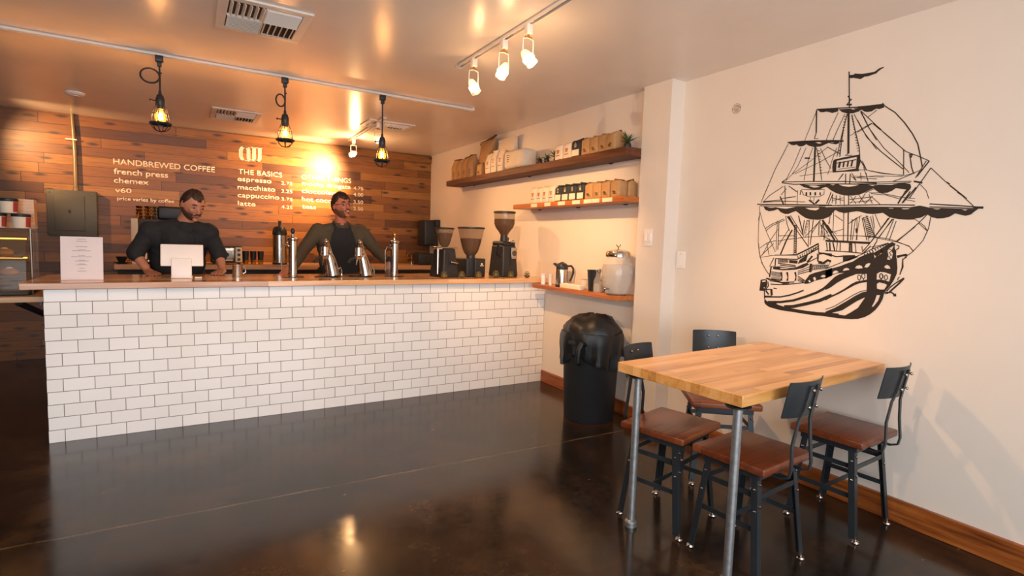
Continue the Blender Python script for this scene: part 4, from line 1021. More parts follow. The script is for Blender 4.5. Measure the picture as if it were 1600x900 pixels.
def make_pendant(i, x, y, zs, label, loop=True):
    """zs = height of the socket top"""
    t = thing('pendant_lamp', label, 'pendant lamp', (x, y, H), 0, 'caged pendant lamps')
    d = zs-H
    MB().box((0, 0, -.042), (.045, .036, .040), bev=.004).box((0, 0, -.075), (.026, .026, .03), bev=.004).build('track_adapter', 'plastic_black', t)
    c = MB(); c.tube([(0, 0, -.08), (.001, 0, d*.5), (0, 0, d+.01)], .0055, n=8)
    if loop:
        ry = .048; cz = -.155; pts = [(-.052+.052*cos(a), .012*sin(a*1.0), cz+ry*sin(a)) for a in [2*pi*k/22 for k in range(23)]]
        if i == 1: pts = [(-.030+.030*cos(a), .012*sin(a), -.185+.045*sin(a)) for a in [2*pi*k/22 for k in range(23)]]
        c.tube(pts, .0055, n=8)
        c.tube([(0, 0, cz+.02), (.012, .004, cz+.028)], .004, n=6)
    c.build('cord', 'plastic_black', t)
    MB().lathe([(0, d+.03), (.008, d+.03), (.010, d+.008), (.020, d), (.022, d-.012), (.026, d-.020), (.026, d-.060), (.022, d-.066), (.020, d-.085)], 20).build('socket', 'steel_black', t)
    MB().cyl((-.02, 0, d-.035), (-.050, 0, d-.035), .004, n=8).sphere((-.052, 0, d-.035), .008, 8, 6).build('switch_knob', 'steel_black', t)
    z0 = d-.075
    bo = MB().lathe([(.012, z0), (.014, z0-.015), (.026, z0-.045), (.030, z0-.065), (.026, z0-.085), (.012, z0-.097), (0, z0-.10)], 20).build('bulb', 'bulbglass', t)
    fl = MB()
    for k in range(6):
        a = 2*pi*k/6; fl.cyl((.006*cos(a), .006*sin(a), z0-.03), (.013*cos(a+.5), .013*sin(a+.5), z0-.078), .0022, n=6)
    fl.sphere((0, 0, z0-.055), (.011, .011, .016), 10, 8); fl.build('filament', 'filament', bo)
    cg = MB(); prof = [(.024, z0+.015), (.036, z0-.01), (.047, z0-.045), (.052, z0-.08), (.054, z0-.10)]
    low = [(.057, z0-.105), (.050, z0-.128), (.030, z0-.148), (0, z0-.155)]
    for k in range(6):
        a = 2*pi*k/6+.3; cg.tube([(r*cos(a), r*sin(a), z) for r, z in prof+low], .0026, n=6)
    cg.lathe([(.062, z0-.098), (.066, z0-.104), (.062, z0-.112), (.055, z0-.112), (.053, z0-.104), (.055, z0-.098), (.062, z0-.098)], 28)
    for zz, r in ((z0-.045, .047),): cg.tube([(r*cos(a), r*sin(a), zz) for a in [2*pi*k/24 for k in range(24)]], .0022, n=6, closed=True)
    cg.build('wire_cage', 'steel_black', t)
    point('pendant_light', (x, y, H+z0-.055), 5.5, AMBER, .02)
    return t
make_pendant(0, -.115, 4.262, 2.195, 'leftmost fully visible black caged pendant with a round cord loop')
make_pendant(1, .640, 4.27, 2.185, 'middle black caged pendant with a narrow cord loop')
make_pendant(2, 1.362, 4.29, 2.115, 'rightmost black caged pendant hanging lowest on a straight cord', loop=False)
make_pendant(0, -.965, 4.26, 2.13, 'caged pendant cut by the left edge of the picture')

def make_spot(x, y, target, label, tilt, power, ang=80, color=WARM, bulb=0):
    t = thing('track_spotlight', label, 'spotlight', (x, y, H), 0, 'white wire-yoke track spotlights')
    MB().box((0, 0, -.045), (.034, .034, .05), bev=.003).build('track_adapter', 'white_metal', t)
    MB().cyl((0, 0, -.07), (0, 0, -.085), .008, n=10).cyl((-.02, 0, -.083), (.02, 0, -.083), .005, n=8).build('swivel', 'gold', t)
    yk = MB(); yk.tube([(-.030, 0, -.19), (-.032, 0, -.13), (-.030, 0, -.095), (0, 0, -.086), (.030, 0, -.095), (.032, 0, -.13), (.030, 0, -.19)], .0032, n=8); yk.build('wire_yoke', 'white_metal', t)
    P = Vector((0, 0, -.185)); d = (Vector(target)-(Vector((x, y, H))+P)).normalized() if tilt is None else Vector(tilt).normalized()
    T = Matrix.Translation(P) @ d.to_track_quat('Z', 'Y').to_matrix().to_4x4()
    hd = MB().lathe([(.006, -.045), (.016, -.038), (.024, -.02), (.028, 0)], 20, T).build('reflector', 'dichroic', t)
    MB().lathe([(.029, -.004), (.033, 0), (.033, .016), (.029, .02)], 24, T).build('lamp_ring', 'ringglow', t)
    MB().lathe([(0, .010), (.027, .011), (.027, .014), (0, .015)], 20, T).build('lens', 'halogen', hd)
    MB().lathe([(.030, .018), (.032, .045), (.028, .046), (.027, .018)], 20, T).build('glass_shade', 'thinglass', t)
    L = Vector((x, y, H))+P+d*.05
    spot('spot_light', L, target, power, color, ang, 1.0, .025)
    if bulb:
        MB().sphere(tuple(P+d*.030), .017, 14, 10).build('bulb', 'halogen', hd); point('bulb_light', Vector((x, y, H))+P+Vector((0, -.06, -.03)), bulb, WARM, .02)
    return t
make_spot(1.560, 3.10, (2.93, 3.95, .95), 'farthest of the three spotlights on the upper right track', None, 56, 84, color=WARM, bulb=.6)
make_spot(1.555, 2.72, (.6, 4.2, .3), 'middle of the three spotlights on the upper right track, tilted left', (-.4, .15, -.9), 28, 110, color=SOFT, bulb=.6)
make_spot(1.550, 2.46, (2.5, 1.75, .78), 'nearest and largest of the three spotlights on the upper right track', None, 30, 80, color=WARM, bulb=.6)
make_spot(1.688, 6.37, (1.22, 7.05, 2.02), 'bare glowing spotlight close to the plank wall beside the menu lettering', None, 150, 105, bulb=8)
make_spot(1.645, 5.32, (2.93, 4.6, 1.3), 'spotlight on the back track behind the rightmost pendant', None, 26, 100)
make_spot(-1.6, 6.25, (-.80, 7.05, 2.0), 'spotlight on the left track outside the picture', None, 58, 82)

def vent(x0, x1, y0, y1, label, flat=False):
    t = thing('ceiling_vent', label, 'vent', ((x0+x1)/2, (y0+y1)/2, H)); wx, wy = x1-x0, y1-y0
    f = MB(); fw_ = .045
    for c, d in (((0, wy/2-fw_/2, -.006), (wx, fw_, .012)), ((0, -wy/2+fw_/2, -.006), (wx, fw_, .012)), ((wx/2-fw_/2, 0, -.006), (fw_, wy-2*fw_, .012)), ((-wx/2+fw_/2, 0, -.006), (fw_, wy-2*fw_, .012))): f.box(c, d)
    f.box((0, 0, -.008), (.010, wy-2*fw_, .016)).box((0, 0, -.008), (wx-2*fw_, .010, .016))
    f.build('frame', 'white_metal', t, bevel=.003)
    MB().box((0, 0, -.002), (wx-2*fw_, wy-2*fw_, .003)).build('duct_opening', 'duct', t)
    ix, iy = wx/2-fw_, wy/2-fw_
    for qx, qy, along in ((-1, -1, 'y'), (1, -1, 'x'), (-1, 1, 'x'), (1, 1, 'y')):
        m = MB(); N = 6 if along == 'y' else 9
        for k in range(N):
            u = (k+.5)/N
            if along == 'y': m.box((qx*ix*u, qy*iy/2, -.010), (.003, iy-.01, .020), Matrix.Rotation(qx*radians(35), 3, 'Y'))
            else: m.box((qx*ix/2, qy*iy*u, -.010), (ix-.01, .003, .020), Matrix.Rotation(-qy*radians(35), 3, 'X'))
        m.build('louvres', 'white_metal', t)
    return t
track('track_rail', 'white ceiling track at the street end left of the viewer', (-1.3, 2.1, H), (-1.3, .2, H))
make_spot(-1.3, 1.15, (3.0, 2.4, 1.45), 'spotlight on the left front track aimed at the ship mural', None, 74, 62, color=SOFT)
make_spot(-1.3, 1.85, (.8, 4.2, .6), 'spotlight on the left front track aimed at the tiled counter', None, 28, 75, color=SOFT)
vent(.165, .60, 3.04, 3.53, 'large square white ceiling vent nearest the viewer at the top')
vent(.24, .66, 5.73, 6.27, 'smaller looking white ceiling vent above the menu wall')
vent(1.55, 2.02, 5.28, 5.62, 'white ceiling vent behind the rightmost pendant')
t = thing('smoke_detector', 'small round white smoke detector on the ceiling at the left', 'smoke detector', (-.766, 5.943, H))
MB().lathe([(.07, 0), (.07, -.008), (.055, -.022), (.02, -.026), (0, -.026)], 24).build('housing', 'white', t)
MB().lathe([(.030, -.0235), (.028, -.030), (0, -.030)], 20).build('sensor_cap', 'white_metal', t)

# ================================================================ WALL LETTERING
def lettering(parent, txt, x, z, width, h, bold=0, name='menu_line', align='LEFT', y=YB-.0015):
    cu = bpy.data.curves.new(name, 'FONT'); cu.body = txt; cu.size = 1; cu.offset = min(bold, .004); cu.resolution_u = 6
    tmp = bpy.data.objects.new('tmp', cu); COL.objects.link(tmp)
    bpy.context.view_layer.update()
    me = bpy.data.meshes.new_from_object(tmp.evaluated_get(bpy.context.evaluated_depsgraph_get()))
    bpy.data.objects.remove(tmp); bpy.data.curves.remove(cu)
    xs = [v.co.x for v in me.vertices]; x0, x1 = min(xs), max(xs); ys = [v.co.y for v in me.vertices]
    sx = width/(x1-x0); sz = h
    # h = cap height in metres; Bfont caps are about .73 units
    k = h/.73
    for v in me.vertices:
        X = x+(v.co.x-x0)*sx; Z = z+v.co.y*k; v.co = (X, y, Z)
    me.materials.clear(); me.materials.append(M['wallwhite'])
    bmx = bmesh.new(); bmx.from_mesh(me)
    base = bmx.faces[:]; e_ = max(0, bold*.55)*k
    for dx, dz, dy in ((e_, 0, .00002), (-e_, 0, .00004), (0, e_, .00006), (0, -e_, .00008)):
        g = bmesh.ops.duplicate(bmx, geom=base)['geom']
        for q in g:
            if isinstance(q, bmesh.types.BMVert): q.co.x += dx; q.co.z += dz; q.co.y -= dy
    r = bmesh.ops.extrude_face_region(bmx, geom=bmx.faces[:]); 
    for e in r['geom']:
        if isinstance(e, bmesh.types.BMVert): e.co.y += .0014
    bmesh.ops.recalc_face_normals(bmx, faces=bmx.faces); bmx.to_mesh(me); bmx.free()
    o = bpy.data.objects.new(name, me); COL.objects.link(o); o.parent = parent
    return o
t1 = thing('menu_lettering', 'white menu lettering headed HANDBREWED COFFEE on the plank wall', 'wall lettering')
lettering(t1, 'HANDBREWED COFFEE', -.612, 2.005, .925, .062, .012, 'menu_heading')
lettering(t1, 'french press', -.610, 1.905, .475, .060, .028)
lettering(t1, 'chemex', -.612, 1.815, .300, .055, .028)
lettering(t1, 'v60', -.605, 1.715, .140, .050, .012)
lettering(t1, 'price varies by coffee', -.590, 1.635, .505, .040, .010)
t2 = thing('menu_lettering', 'white menu lettering headed THE BASICS with four prices', 'wall lettering')
lettering(t2, 'THE BASICS', .549, 2.010, .470, .060, .012, 'menu_heading')
for i, (a, wd, p, z, pz) in enumerate((('espresso', .36, '2.75', 1.93, 1.925), ('macchiato', .40, '3.25', 1.835, 1.830), ('cappuccino', .445, '3.75', 1.745, 1.735), ('latte', .185, '4.25', 1.648, 1.640))):
    lettering(t2, a, .541, z, wd, .055, .028); lettering(t2, p, 1.010, pz, .125, .042, .012, 'price')
t3 = thing('menu_lettering', 'white menu lettering headed OTHER THINGS behind the man with glasses', 'wall lettering')
lettering(t3, 'OTHER THINGS', 1.240, 2.010, .600, .060, .012, 'menu_heading')
for i, (a, wd, p, z, pz) in enumerate((('mocha drogata', .59, '4.75', 1.935, 1.940), ('cioccolento', .50, '4.00', 1.845, 1.860), ('hot cocoa', .40, '3.50', 1.745, 1.765), ('teas', .165, '2.50', 1.655, 1.680))):
    lettering(t3, a, 1.245, z, wd, .055, .028); lettering(t3, p, 1.870, pz-.01, .125, .046, .012, 'price')
# monogram: rounded strokes like a joined O, U, U with inline stripes
t4 = thing('wall_monogram', 'white striped round-shouldered monogram above THE BASICS', 'wall emblem')
def strip(pts, wdt, nm):
    P = [Vector((a, 0, b)) for a, b in pts]; vs = []
    for i, p in enumerate(P):
        tt = (P[min(i+1, len(P)-1)]-P[max(i-1, 0)]).normalized(); nn = Vector((-tt.z, 0, tt.x))
        for sg in (1, -1):
            for yy in (YB-.0015, YB-.0001): q = p+nn*sg*wdt/2; vs.append((q.x, yy, q.z))
    fs = []
    for i in range(len(P)-1):
        a = i*4; b = a+4; fs += [(a, a+2, b+2, b), (a+1, b+1, b+3, a+3), (a, b, b+1, a+1), (a+2, a+3, b+3, b+2)]
    return MB().add(vs, fs).build(nm, 'wallwhite', t4)
ox, oz, hh = .560, 2.165, .165
for dx in (0, .014, .028):
    strip([(ox+.055+dx*.2, oz+hh), (ox+.022+dx, oz+hh-.012), (ox+.006+dx, oz+hh-.045), (ox+.006+dx, oz+.045), (ox+.022+dx, oz+.012), (ox+.055+dx*.2, oz)], .009, 'stroke')
for dx in (0, .014, .028):
    strip([(ox+.040, oz+hh-dx*.3), (ox+.078+dx, oz+hh-.012), (ox+.086+dx, oz+hh-.040), (ox+.086+dx, oz+.030), (ox+.098+dx, oz+.008)], .009, 'stroke')
for dx in (0, .014, .028):
    strip([(ox+.145+dx, oz+hh), (ox+.145+dx, oz+.035), (ox+.135+dx*.6, oz+.010), (ox+.112, oz+dx*.2)], .009, 'stroke')
for dx in (0, .014, .028):
    strip([(ox+.205+dx, oz+hh), (ox+.205+dx, oz+.040), (ox+.195+dx*.7, oz+.012), (ox+.172, oz+dx*.2)], .009, 'stroke')
strip([(ox+.125, oz+hh-.003), (ox+.245, oz+hh-.003)], .007, 'stroke'); strip([(ox+.045, oz+.002), (ox+.110, oz+.002)], .007, 'stroke')

# ================================================================ MURAL
def decal(name, items, mat, parent, y_off=.0012, X=XN):
    vs, fs = [], []
    def tri(polys, lvl):
        fl = [Vector((p[0], p[1], 0)) for h in polys for p in h]; n = len(vs)
        for p in fl: vs.append((X-y_off-lvl, p.x, p.y))
        for tr in tessellate_polygon([[Vector((p[0], p[1], 0)) for p in h] for h in polys]): fs.append(tuple(n+i for i in tr))
    k = 0
    for it in items:
        k += 1; lvl = (k % 7)*.00004
        if it[0] == 'F': tri(it[1], lvl)
        else:
            P = [Vector((a, b)) for a, b in it[2]]; wd = it[1]; n = len(vs)
            P = [p for i, p in enumerate(P) if i == 0 or (p-P[i-1]).length > 1e-4]
            if len(P) < 2: continue
            for i, p in enumerate(P):
                tt = (P[min(i+1, len(P)-1)]-P[max(i-1, 0)])
                if tt.length < 1e-6: tt = Vector((1, 0))
                tt.normalize(); nn = Vector((-tt.y, tt.x))
                for sg in (1, -1): q = p+nn*sg*wd/2; vs.append((X-y_off-lvl, q.x, q.y))
            for i in range(len(P)-1): a = n+i*2; fs.append((a, a+1, a+3, a+2))
    me = bpy.data.meshes.new(name); me.from_pydata(vs, [], fs); me.update(); me.materials.append(M[mat])
    o = bpy.data.objects.new(name, me); COL.objects.link(o); o.parent = parent
    sl = o.modifiers.new('film', 'SOLIDIFY'); sl.thickness = .0004; sl.offset = 0
    return o
t = thing('ship_mural', 'large black line mural of a sailing galleon on the near white wall', 'mural')
for k, v in MURAL.items(): decal(k, v, 'blackink', t)
t = thing('round_sketch', 'small round brown pencil sketch on the wall left of the ship mural', 'wall drawing')
cy, cz, R0 = 2.268, 2.205, .030
it = [('L', .0022, [(cy+R0*cos(a), cz+R0*sin(a)) for a in [2*pi*k/24 for k in range(25)]]), ('L', .0028, [(cy+R0, cz), (cy, cz-.004), (cy-R0, cz+.002)])]
for k in range(9): u = -.8+.2*k; it.append(('L', .0012, [(cy+R0*u*.6, cz+R0*.75*sqrt(1-u*u*.6)), (cy+R0*u*.9-.006, cz+.004)]))
for k in range(6): u = -.7+.26*k; it.append(('L', .0016, [(cy+R0*u*.8, cz-.006), (cy+R0*u*.6, cz-R0*.75)]))
decal('sketch_lines', it, 'pencil', t)

# switch plates
t = thing('switch_plate', 'white wall plate on the pillar with a double rocker', 'switch', (XC, 2.845, 1.385))
MB().box((-.003, 0, 0), (.006, .085, .125), bev=.003).build('plate', 'white', t)
for y in (-.02, .02): MB().box((-.008, y, 0), (.006, .028, .062), bev=.002).build('rocker', 'white', t)
t = thing('blank_wall_plate', 'blank white wall plate on the near wall just right of the pillar', 'wall plate', (XN, 2.645, 1.233))
MB().box((-.003, 0, 0), (.006, .078, .120), bev=.003).build('plate', 'white', t)
for z in (-.042, .042): MB().sphere((-.006, 0, z), .003, 8, 6).build('screw', 'steel', t)

# electrical panel and conduit
t = thing('electrical_panel', 'olive grey electrical breaker panel on the plank wall', 'electrical panel', (-.952, YB, 1.475))
MB().box((0, -.045, 0), (.395, .09, .455), bev=.004).build('box', 'panelgrey', t)
d = MB().box((-.02, -.093, 0), (.24, .006, .35), bev=.003).build('door', 'panelgrey', t)
MB().box((-.02, -.098, .02), (.018, .008, .03), bev=.002).build('latch', 'steel_black', d)
for x, z in ((-.17, .20), (.17, .20), (.17, -.02), (-.17, -.2), (.10, .17), (.10, -.12)): MB().sphere((x, -.092, z), .005, 8, 6).build('screw', 'steel', t)
t = thing('conduit_pipe', 'metal conduit running from the ceiling down to the breaker panel', 'pipe')
MB().tube([(-.935, YB-.03, H), (-.93, YB-.035, 2.35), (-.922, YB-.035, 2.1), (-.925, YB-.04, 1.72), (-.925, YB-.04, 1.70)], .016, n=14).build('pipe', 'conduit', t)
MB().box((-.945, YB-.03, 2.21), (.09, .05, .012), bev=.002).build('strap', 'white_metal', t)
MB().lathe([(.022, 1.702), (.022, 1.73), (.018, 1.735)], 16, Matrix.Translation((-.925, YB-.04, 0))).build('coupling', 'conduit', t)

# ================================================================ SHELF GOODS
def bag(kind, label, x, y, z, wd, dp, h, group, rz=0, lean=0, flare=0):
    """wd along the shelf (y), dp across, h tall; front faces -X"""
    mats = {'kraft': ('kraft', 'kraft_dark'), 'white': ('whitebag', 'whitebag'), 'black': ('blackbag', 'blackbag')}[kind]
    t = thing('coffee_bag', label, 'bag', (x, y, z), rz, group)
    sd = rnd.random()*9; vs, fs = [], []; n = 20; L = [0, .02, .12, .35, .6, .8, .86, .90, .94, .97, 1.0]
    for q in L:
        tp = max(0, (q-.6)/.4) if h > .16 else max(0, (q-.86)/.14); sx = dp/2*(1-(.86 if h > .16 else .45)*tp**1.3); sy = wd/2*(1-.02*tp+flare*tp*tp)
        if q == 0: sx *= .94; sy *= .96
        for i in range(n):
            a = 2*pi*i/n; cx = abs(cos(a))**.28*(1 if cos(a) > 0 else -1); cy_ = abs(sin(a))**.28*(1 if sin(a) > 0 else -1)
            bulge = 1+.05*sin(pi*q)+.02*sin(3*a+sd+5*q)
            zz = h*q+(.006*sin(2*a+sd) if q > .5 else 0)
            vs.append((cx*sx*bulge+lean*q*h, cy_*sy*(1+.015*sin(sd+7*q)), zz))
    for j in range(len(L)-1):
        for i in range(n): i2 = (i+1) % n; fs.append((j*n+i, j*n+i2, (j+1)*n+i2, (j+1)*n+i))
    fs.append(tuple(reversed(range(n)))); fs.append(tuple(range((len(L)-1)*n, len(L)*n)))
    MB().add(vs, fs, True).build('paper_bag', mats[0], t, angle=50)
    MB().box((lean*h, 0, h+.002), (.016, wd*(1.0+flare), .020), Matrix.Rotation(.15*sin(sd), 3, 'X'), bev=.005).build('folded_top', mats[1], t)
    fx = -dp/2*1.055
    if kind == 'kraft':
        m = MB()
        for k in range(4): m.box((fx-.001, .006*sin(k+sd), h*(.36-.055*k)), (.0015, wd*(.22+.16*(k % 2)), .0035))
        m.build('print', 'blackink', t)
    elif kind == 'white':
        m = MB(); 
        for k in range(3): m.box((fx-.001, 0, h*(.62-.08*k)), (.0015, wd*(.40-.08*k), .008))
        m.build('print', 'redink', t); MB().box((fx-.001, 0, h*.28), (.0015, wd*.5, .004)).build('print', 'blackink', t)
    else:
        MB().box((fx-.001, 0, h*.24), (.002, wd*.80, h*.38)).build('label', 'label', t)
        m = MB()
        for k in range(4): m.box((fx-.001, 0, h*(.84-.08*k)), (.0015, wd*(.08+.14*(k > 0)), .004))
        m.build('print', 'label', t)
    return t
Z1s, Z2s, Z3s = 2.033, 1.682, .949
Gt, Gm = 'coffee bags on the top shelf', 'coffee bags on the middle shelf'
# top shelf, far end: tall kraft bags, big bags, white bags
for i, (y, h) in enumerate(((5.93, .235), (5.79, .225), (5.65, .235), (5.51, .245))):
    bag('kraft', ('tall brown kraft bag first from the far end of the top shelf', 'tall brown kraft bag second from the far end of the top shelf', 'tall brown kraft bag third from the far end of the top shelf', 'brown kraft bag in front of the big kraft sack')[i], 2.795, y, Z1s, .135, .09, h, Gt)
bag('kraft', 'largest brown kraft sack, upright and flared, on the top shelf', 2.850, 5.27, Z1s, .22, .10, .385, Gt, flare=.65)
bag('white', 'large flared white sack standing behind small white bags on the top shelf', 2.880, 4.90, Z1s, .32, .07, .350, Gt, flare=.22)
bag('kraft', 'small squat kraft bag low beside the big kraft sack', 2.770, 5.27, Z1s, .11, .06, .12, Gt)
for i, y in enumerate((5.07, 4.945, 4.81)): bag('white', ('small white bag leaning first of three before the big white sack', 'small white bag in the middle of three before the big white sack', 'small white bag last of three beside the wide white package')[i], 2.772, y, Z1s, .110, .070, (.19, .215, .205)[i], Gt)
t = thing('paper_package', 'wide soft white paper package on the top shelf', 'package', (2.80, 4.52, Z1s), 0, Gt)
MB().box((0, 0, .088), (.16, .37, .175), bev=.035).build('wrapped_body', 'whitebag', t)
m = MB()
for k in range(4): m.box((-.0815, .10, .13-.02*k), (.0015, .05-.008*k, .006))
m.build('print', 'blackink', t); MB().box((0, .1855, .088), (.10, .004, .13)).build('folded_end', 'whitebag', t)
ys = [3.82, 3.70]
for i, y in enumerate(ys): bag('white', ('white bag with red print left of the other white bag on the top shelf', 'white bag with red print next to the black bag on the top shelf')[i], 2.785, y, Z1s, .105, .08, .125, Gt)
bag('black', 'only black bag on the top shelf', 2.785, 3.58, Z1s, .115, .08, .130, Gt)
for i, y in enumerate((3.46, 3.355, 3.25, 3.14)): bag('kraft', ('kraft bag right beside the black bag on the top shelf', 'second kraft bag after the black bag on the top shelf', 'third kraft bag after the black bag on the top shelf', 'last kraft bag before the pillar on the top shelf')[i], 2.790, y, Z1s, .10, .09+.03*(i == 3), .128, Gt)
# middle shelf
for i, y in enumerate((4.19, 4.095, 4.005, 3.905)): bag('white', ('leftmost white bag on the middle shelf', 'second white bag from the left on the middle shelf', 'third white bag from the left on the middle shelf', 'white bag touching the black bags on the middle shelf')[i], 2.785, y, Z2s, .090, .08, .140, Gm)
for i, y in enumerate((3.80, 3.70, 3.60, 3.495)): bag('black', ('leftmost black bag with cream label on the middle shelf', 'second black bag with cream label on the middle shelf', 'third black bag with cream label on the middle shelf', 'rightmost black bag with cream label on the middle shelf')[i], 2.785, y, Z2s, .097, .08, .128, Gm)
for i, (y, x) in enumerate(((3.39, 2.785), (3.29, 2.785), (3.19, 2.785), (3.085, 2.785), (3.075, 2.875))): bag('kraft', ('kraft bag right of the black bags on the middle shelf', 'second kraft bag on the middle shelf', 'third kraft bag on the middle shelf', 'front kraft bag at the pillar end of the middle shelf', 'rear kraft bag against the wall at the pillar end of the middle shelf')[i], x, y, Z2s, .097, .085, .120, Gm)

def leaf_cluster(m, c, n, ln, seed, spread=1.0, wd=.012):
    r = random.Random(seed)
    for k in range(n):
        a = r.random()*2*pi; el = radians(25+r.random()*60); l = ln*(.6+.5*r.random())
        d = Vector((cos(a)*cos(el)*spread, sin(a)*cos(el)*spread, sin(el))); s_ = d.cross(Vector((0, 0, 1)))
        s_ = (s_ if s_.length > .01 else Vector((1, 0, 0))).normalized(); nn = s_.cross(d).normalized()
        b = Vector(c); P = [b, b+d*l*.4+s_*wd, b+d*l*.4-s_*wd, b+d*l-nn*l*.25, b+d*l*.45+nn*.004, b+d*l*.45-nn*.004]
        m.add(P, [(0, 1, 4), (0, 4, 2), (1, 3, 4), (4, 3, 2), (0, 5, 1), (0, 2, 5), (1, 5, 3), (5, 2, 3)])
    return m
def terrarium(x, y, z, r, label, group, seed, tall=0, dark=False, n=9):
    t = thing('glass_terrarium' if not dark else 'potted_plant', label, 'plant' if dark else 'terrarium', (x, y, z), 0, group)
    if dark:
        MB().lathe([(r*.6, 0), (r*.95, r*.3), (r, r*.8), (r*.8, r*1.35), (r*.6, r*1.5), (r*.55, r*1.4)], 20).build('glazed_pot', 'plastic_black', t)
        MB().lathe([(0, r*1.3), (r*.58, r*1.3)], 12).build('soil', 'moss', t)
        leaf_cluster(MB(), (0, 0, r*1.3), n+4, tall or r*2.2, seed, 1.1, .011).build('leaves', 'leaf', t)
        st = MB(); 
        for k in range(4): a = k*1.7; st.cyl((0, 0, r*1.2), (.012*cos(a), .012*sin(a), r*1.3+(tall or r*2)*.6), .0015, n=6)
        st.build('stems', 'leaf', t)
    else:
        MB().lathe([(r*.45, 0), (r*.9, r*.35), (r, r*.9), (r*.85, r*1.45), (r*.5, r*1.85), (r*.35, r*1.9)], 20).build('glass_globe', 'terrglass', t)
        MB().lathe([(r*.42, .001), (r*.86, r*.35), (r*.93, r*.75), (0, r*.95)], 18).build('moss', 'goldterr' if seed % 2 else 'moss', t)
        leaf_cluster(MB(), (0, 0, r*.8), n, r*1.3, seed, .9, .007).build('leaves', 'leaf', t)
        MB().tube([(r*.5*cos(a), r*.5*sin(a), r*1.85) for a in [2*pi*k/16 for k in range(16)]], .0018, closed=True, n=6).build('rim', 'gold', t)
        MB().sphere((-r*.35, -r*.55, r*.95), r*.22, 8, 6).build('pebble', 'gold', t)
    return t
GT = 'small glass terrariums along the counter edge'
for i, x in enumerate((1.926, 2.094, 2.262, 2.440, 2.600, 2.768)):
    terrarium(x, 4.30 if i < 5 else 4.28, .993, .030 if i != 3 else .033, ('glass terrarium in front of the leftmost grinder', 'glass terrarium left of the wide-hopper grinder base', 'glass terrarium in front of the wide-hopper grinder', 'widest glass terrarium left of the tallest grinder', 'glass terrarium in front of the tallest grinder', 'glass terrarium alone at the right end of the counter')[i], GT, 11+i)
GP = 'small dark potted plants on the top shelf'
terrarium(2.78, 4.15, Z1s, .026, 'small dark potted plant by itself on the top shelf', GP, 31, .045, True)
terrarium(2.765, 4.02, Z1s, .026, 'dark potted plant in the middle of the top shelf', GP, 32, .055, True)
terrarium(2.80, 3.925, Z1s, .024, 'taller dark potted plant touching the white bags on the top shelf', GP, 33, .085, True)
terrarium(2.79, 3.020, Z1s, .028, 'leafy potted plant at the pillar end of the top shelf', GP, 35, .085, True, 14)

# ---------------- lowest shelf
GC = 'white paper cups on the lowest shelf'
for i, (x, y, r) in enumerate(((2.80, 4.055, .024), (2.80, 3.94, .016))):
    t = thing('paper_cup', ('stack of wide white cups at the counter end of the lowest shelf', 'stack of narrow white cups beside the wide ones on the lowest shelf')[i], 'cup', (x, y, Z3s), 0, GC)
    MB().lathe([(r*.85, 0), (r, .078), (r*1.08, .080), (r*1.08, .084), (r*.95, .084)], 20).build('cup_wall', 'white', t)
    for k in range(2): MB().lathe([(r*1.01, .085+.007*k), (r*1.10, .087+.007*k), (r*1.10, .091+.007*k), (r*.96, .091+.007*k)], 20).build('nested_rim', 'white', t)
t = thing('thermal_carafe', 'stainless thermal carafe with black lid and curved handle on the lowest shelf', 'carafe', (2.815, 3.795, Z3s), radians(148))
MB().lathe([(.052, 0), (.055, .004), (.055, .016), (.052, .02)], 28).build('base_ring', 'plastic_black', t)
MB().lathe([(.052, .018), (.052, .145), (.049, .155)], 28).build('body', 'steel', t)
MB().lathe([(.050, .150), (.052, .160), (.050, .185), (.038, .202), (.018, .208), (.014, .214), (0, .216)], 28).build('lid', 'plastic_black', t)
MB().tube([(.045, 0, .185), (.066, 0, .195), (.078, 0, .198)], [.014, .010, .006], n=10).build('spout', 'plastic_black', t)
MB().tube([(-.045, 0, .180), (-.080, 0, .182), (-.098, 0, .16), (-.098, 0, .12), (-.085, 0, .075), (-.070, 0, .05)], .009, n=10).build('handle', 'plastic_black', t)
t = thing('napkin_tray', 'low cream box in front of the thermal carafe on the lowest shelf', 'box', (2.765, 3.58, Z3s))
m = MB().box((0, 0, .018), (.055, .27, .036), bev=.004); m.build('tray', 'label', t); MB().box((0, 0, .038), (.045, .25, .005)).build('napkins', 'white', t)
t = thing('drinking_glass', 'clear drinking glass between the cream box and the black pitcher', 'glass', (2.82, 3.49, Z3s)); MB().lathe([(0, .004), (.026, .004), (.030, .085), (.032, .085), (.028, 0), (0, 0)], 20).build('tumbler', 'thinglass', t)
MB().tube([(.031*cos(a), .031*sin(a), .085) for a in [2*pi*k/20 for k in range(20)]], .0012, closed=True, n=6).build('rim', 'chrome', t)
t = thing('black_pitcher', 'tall black plastic pitcher with handle on the lowest shelf', 'pitcher', (2.82, 3.37, Z3s), radians(-32))
MB().lathe([(.040, 0), (.042, .01), (.052, .15), (.056, .17), (.054, .17), (.05, .15)], 24).build('body', 'plastic_black', t)
MB().tube([(.045, 0, .165), (.058, 0, .172)], [.016, .008], n=8).build('spout', 'plastic_black', t)
MB().tube([(.048, 0, .09), (.075, 0, .085), (.085, 0, .055), (.070, 0, .025), (.043, 0, .02)], .007, n=8).build('handle', 'plastic_black', t)
GB = 'clear glass bottles beside the drink dispenser'
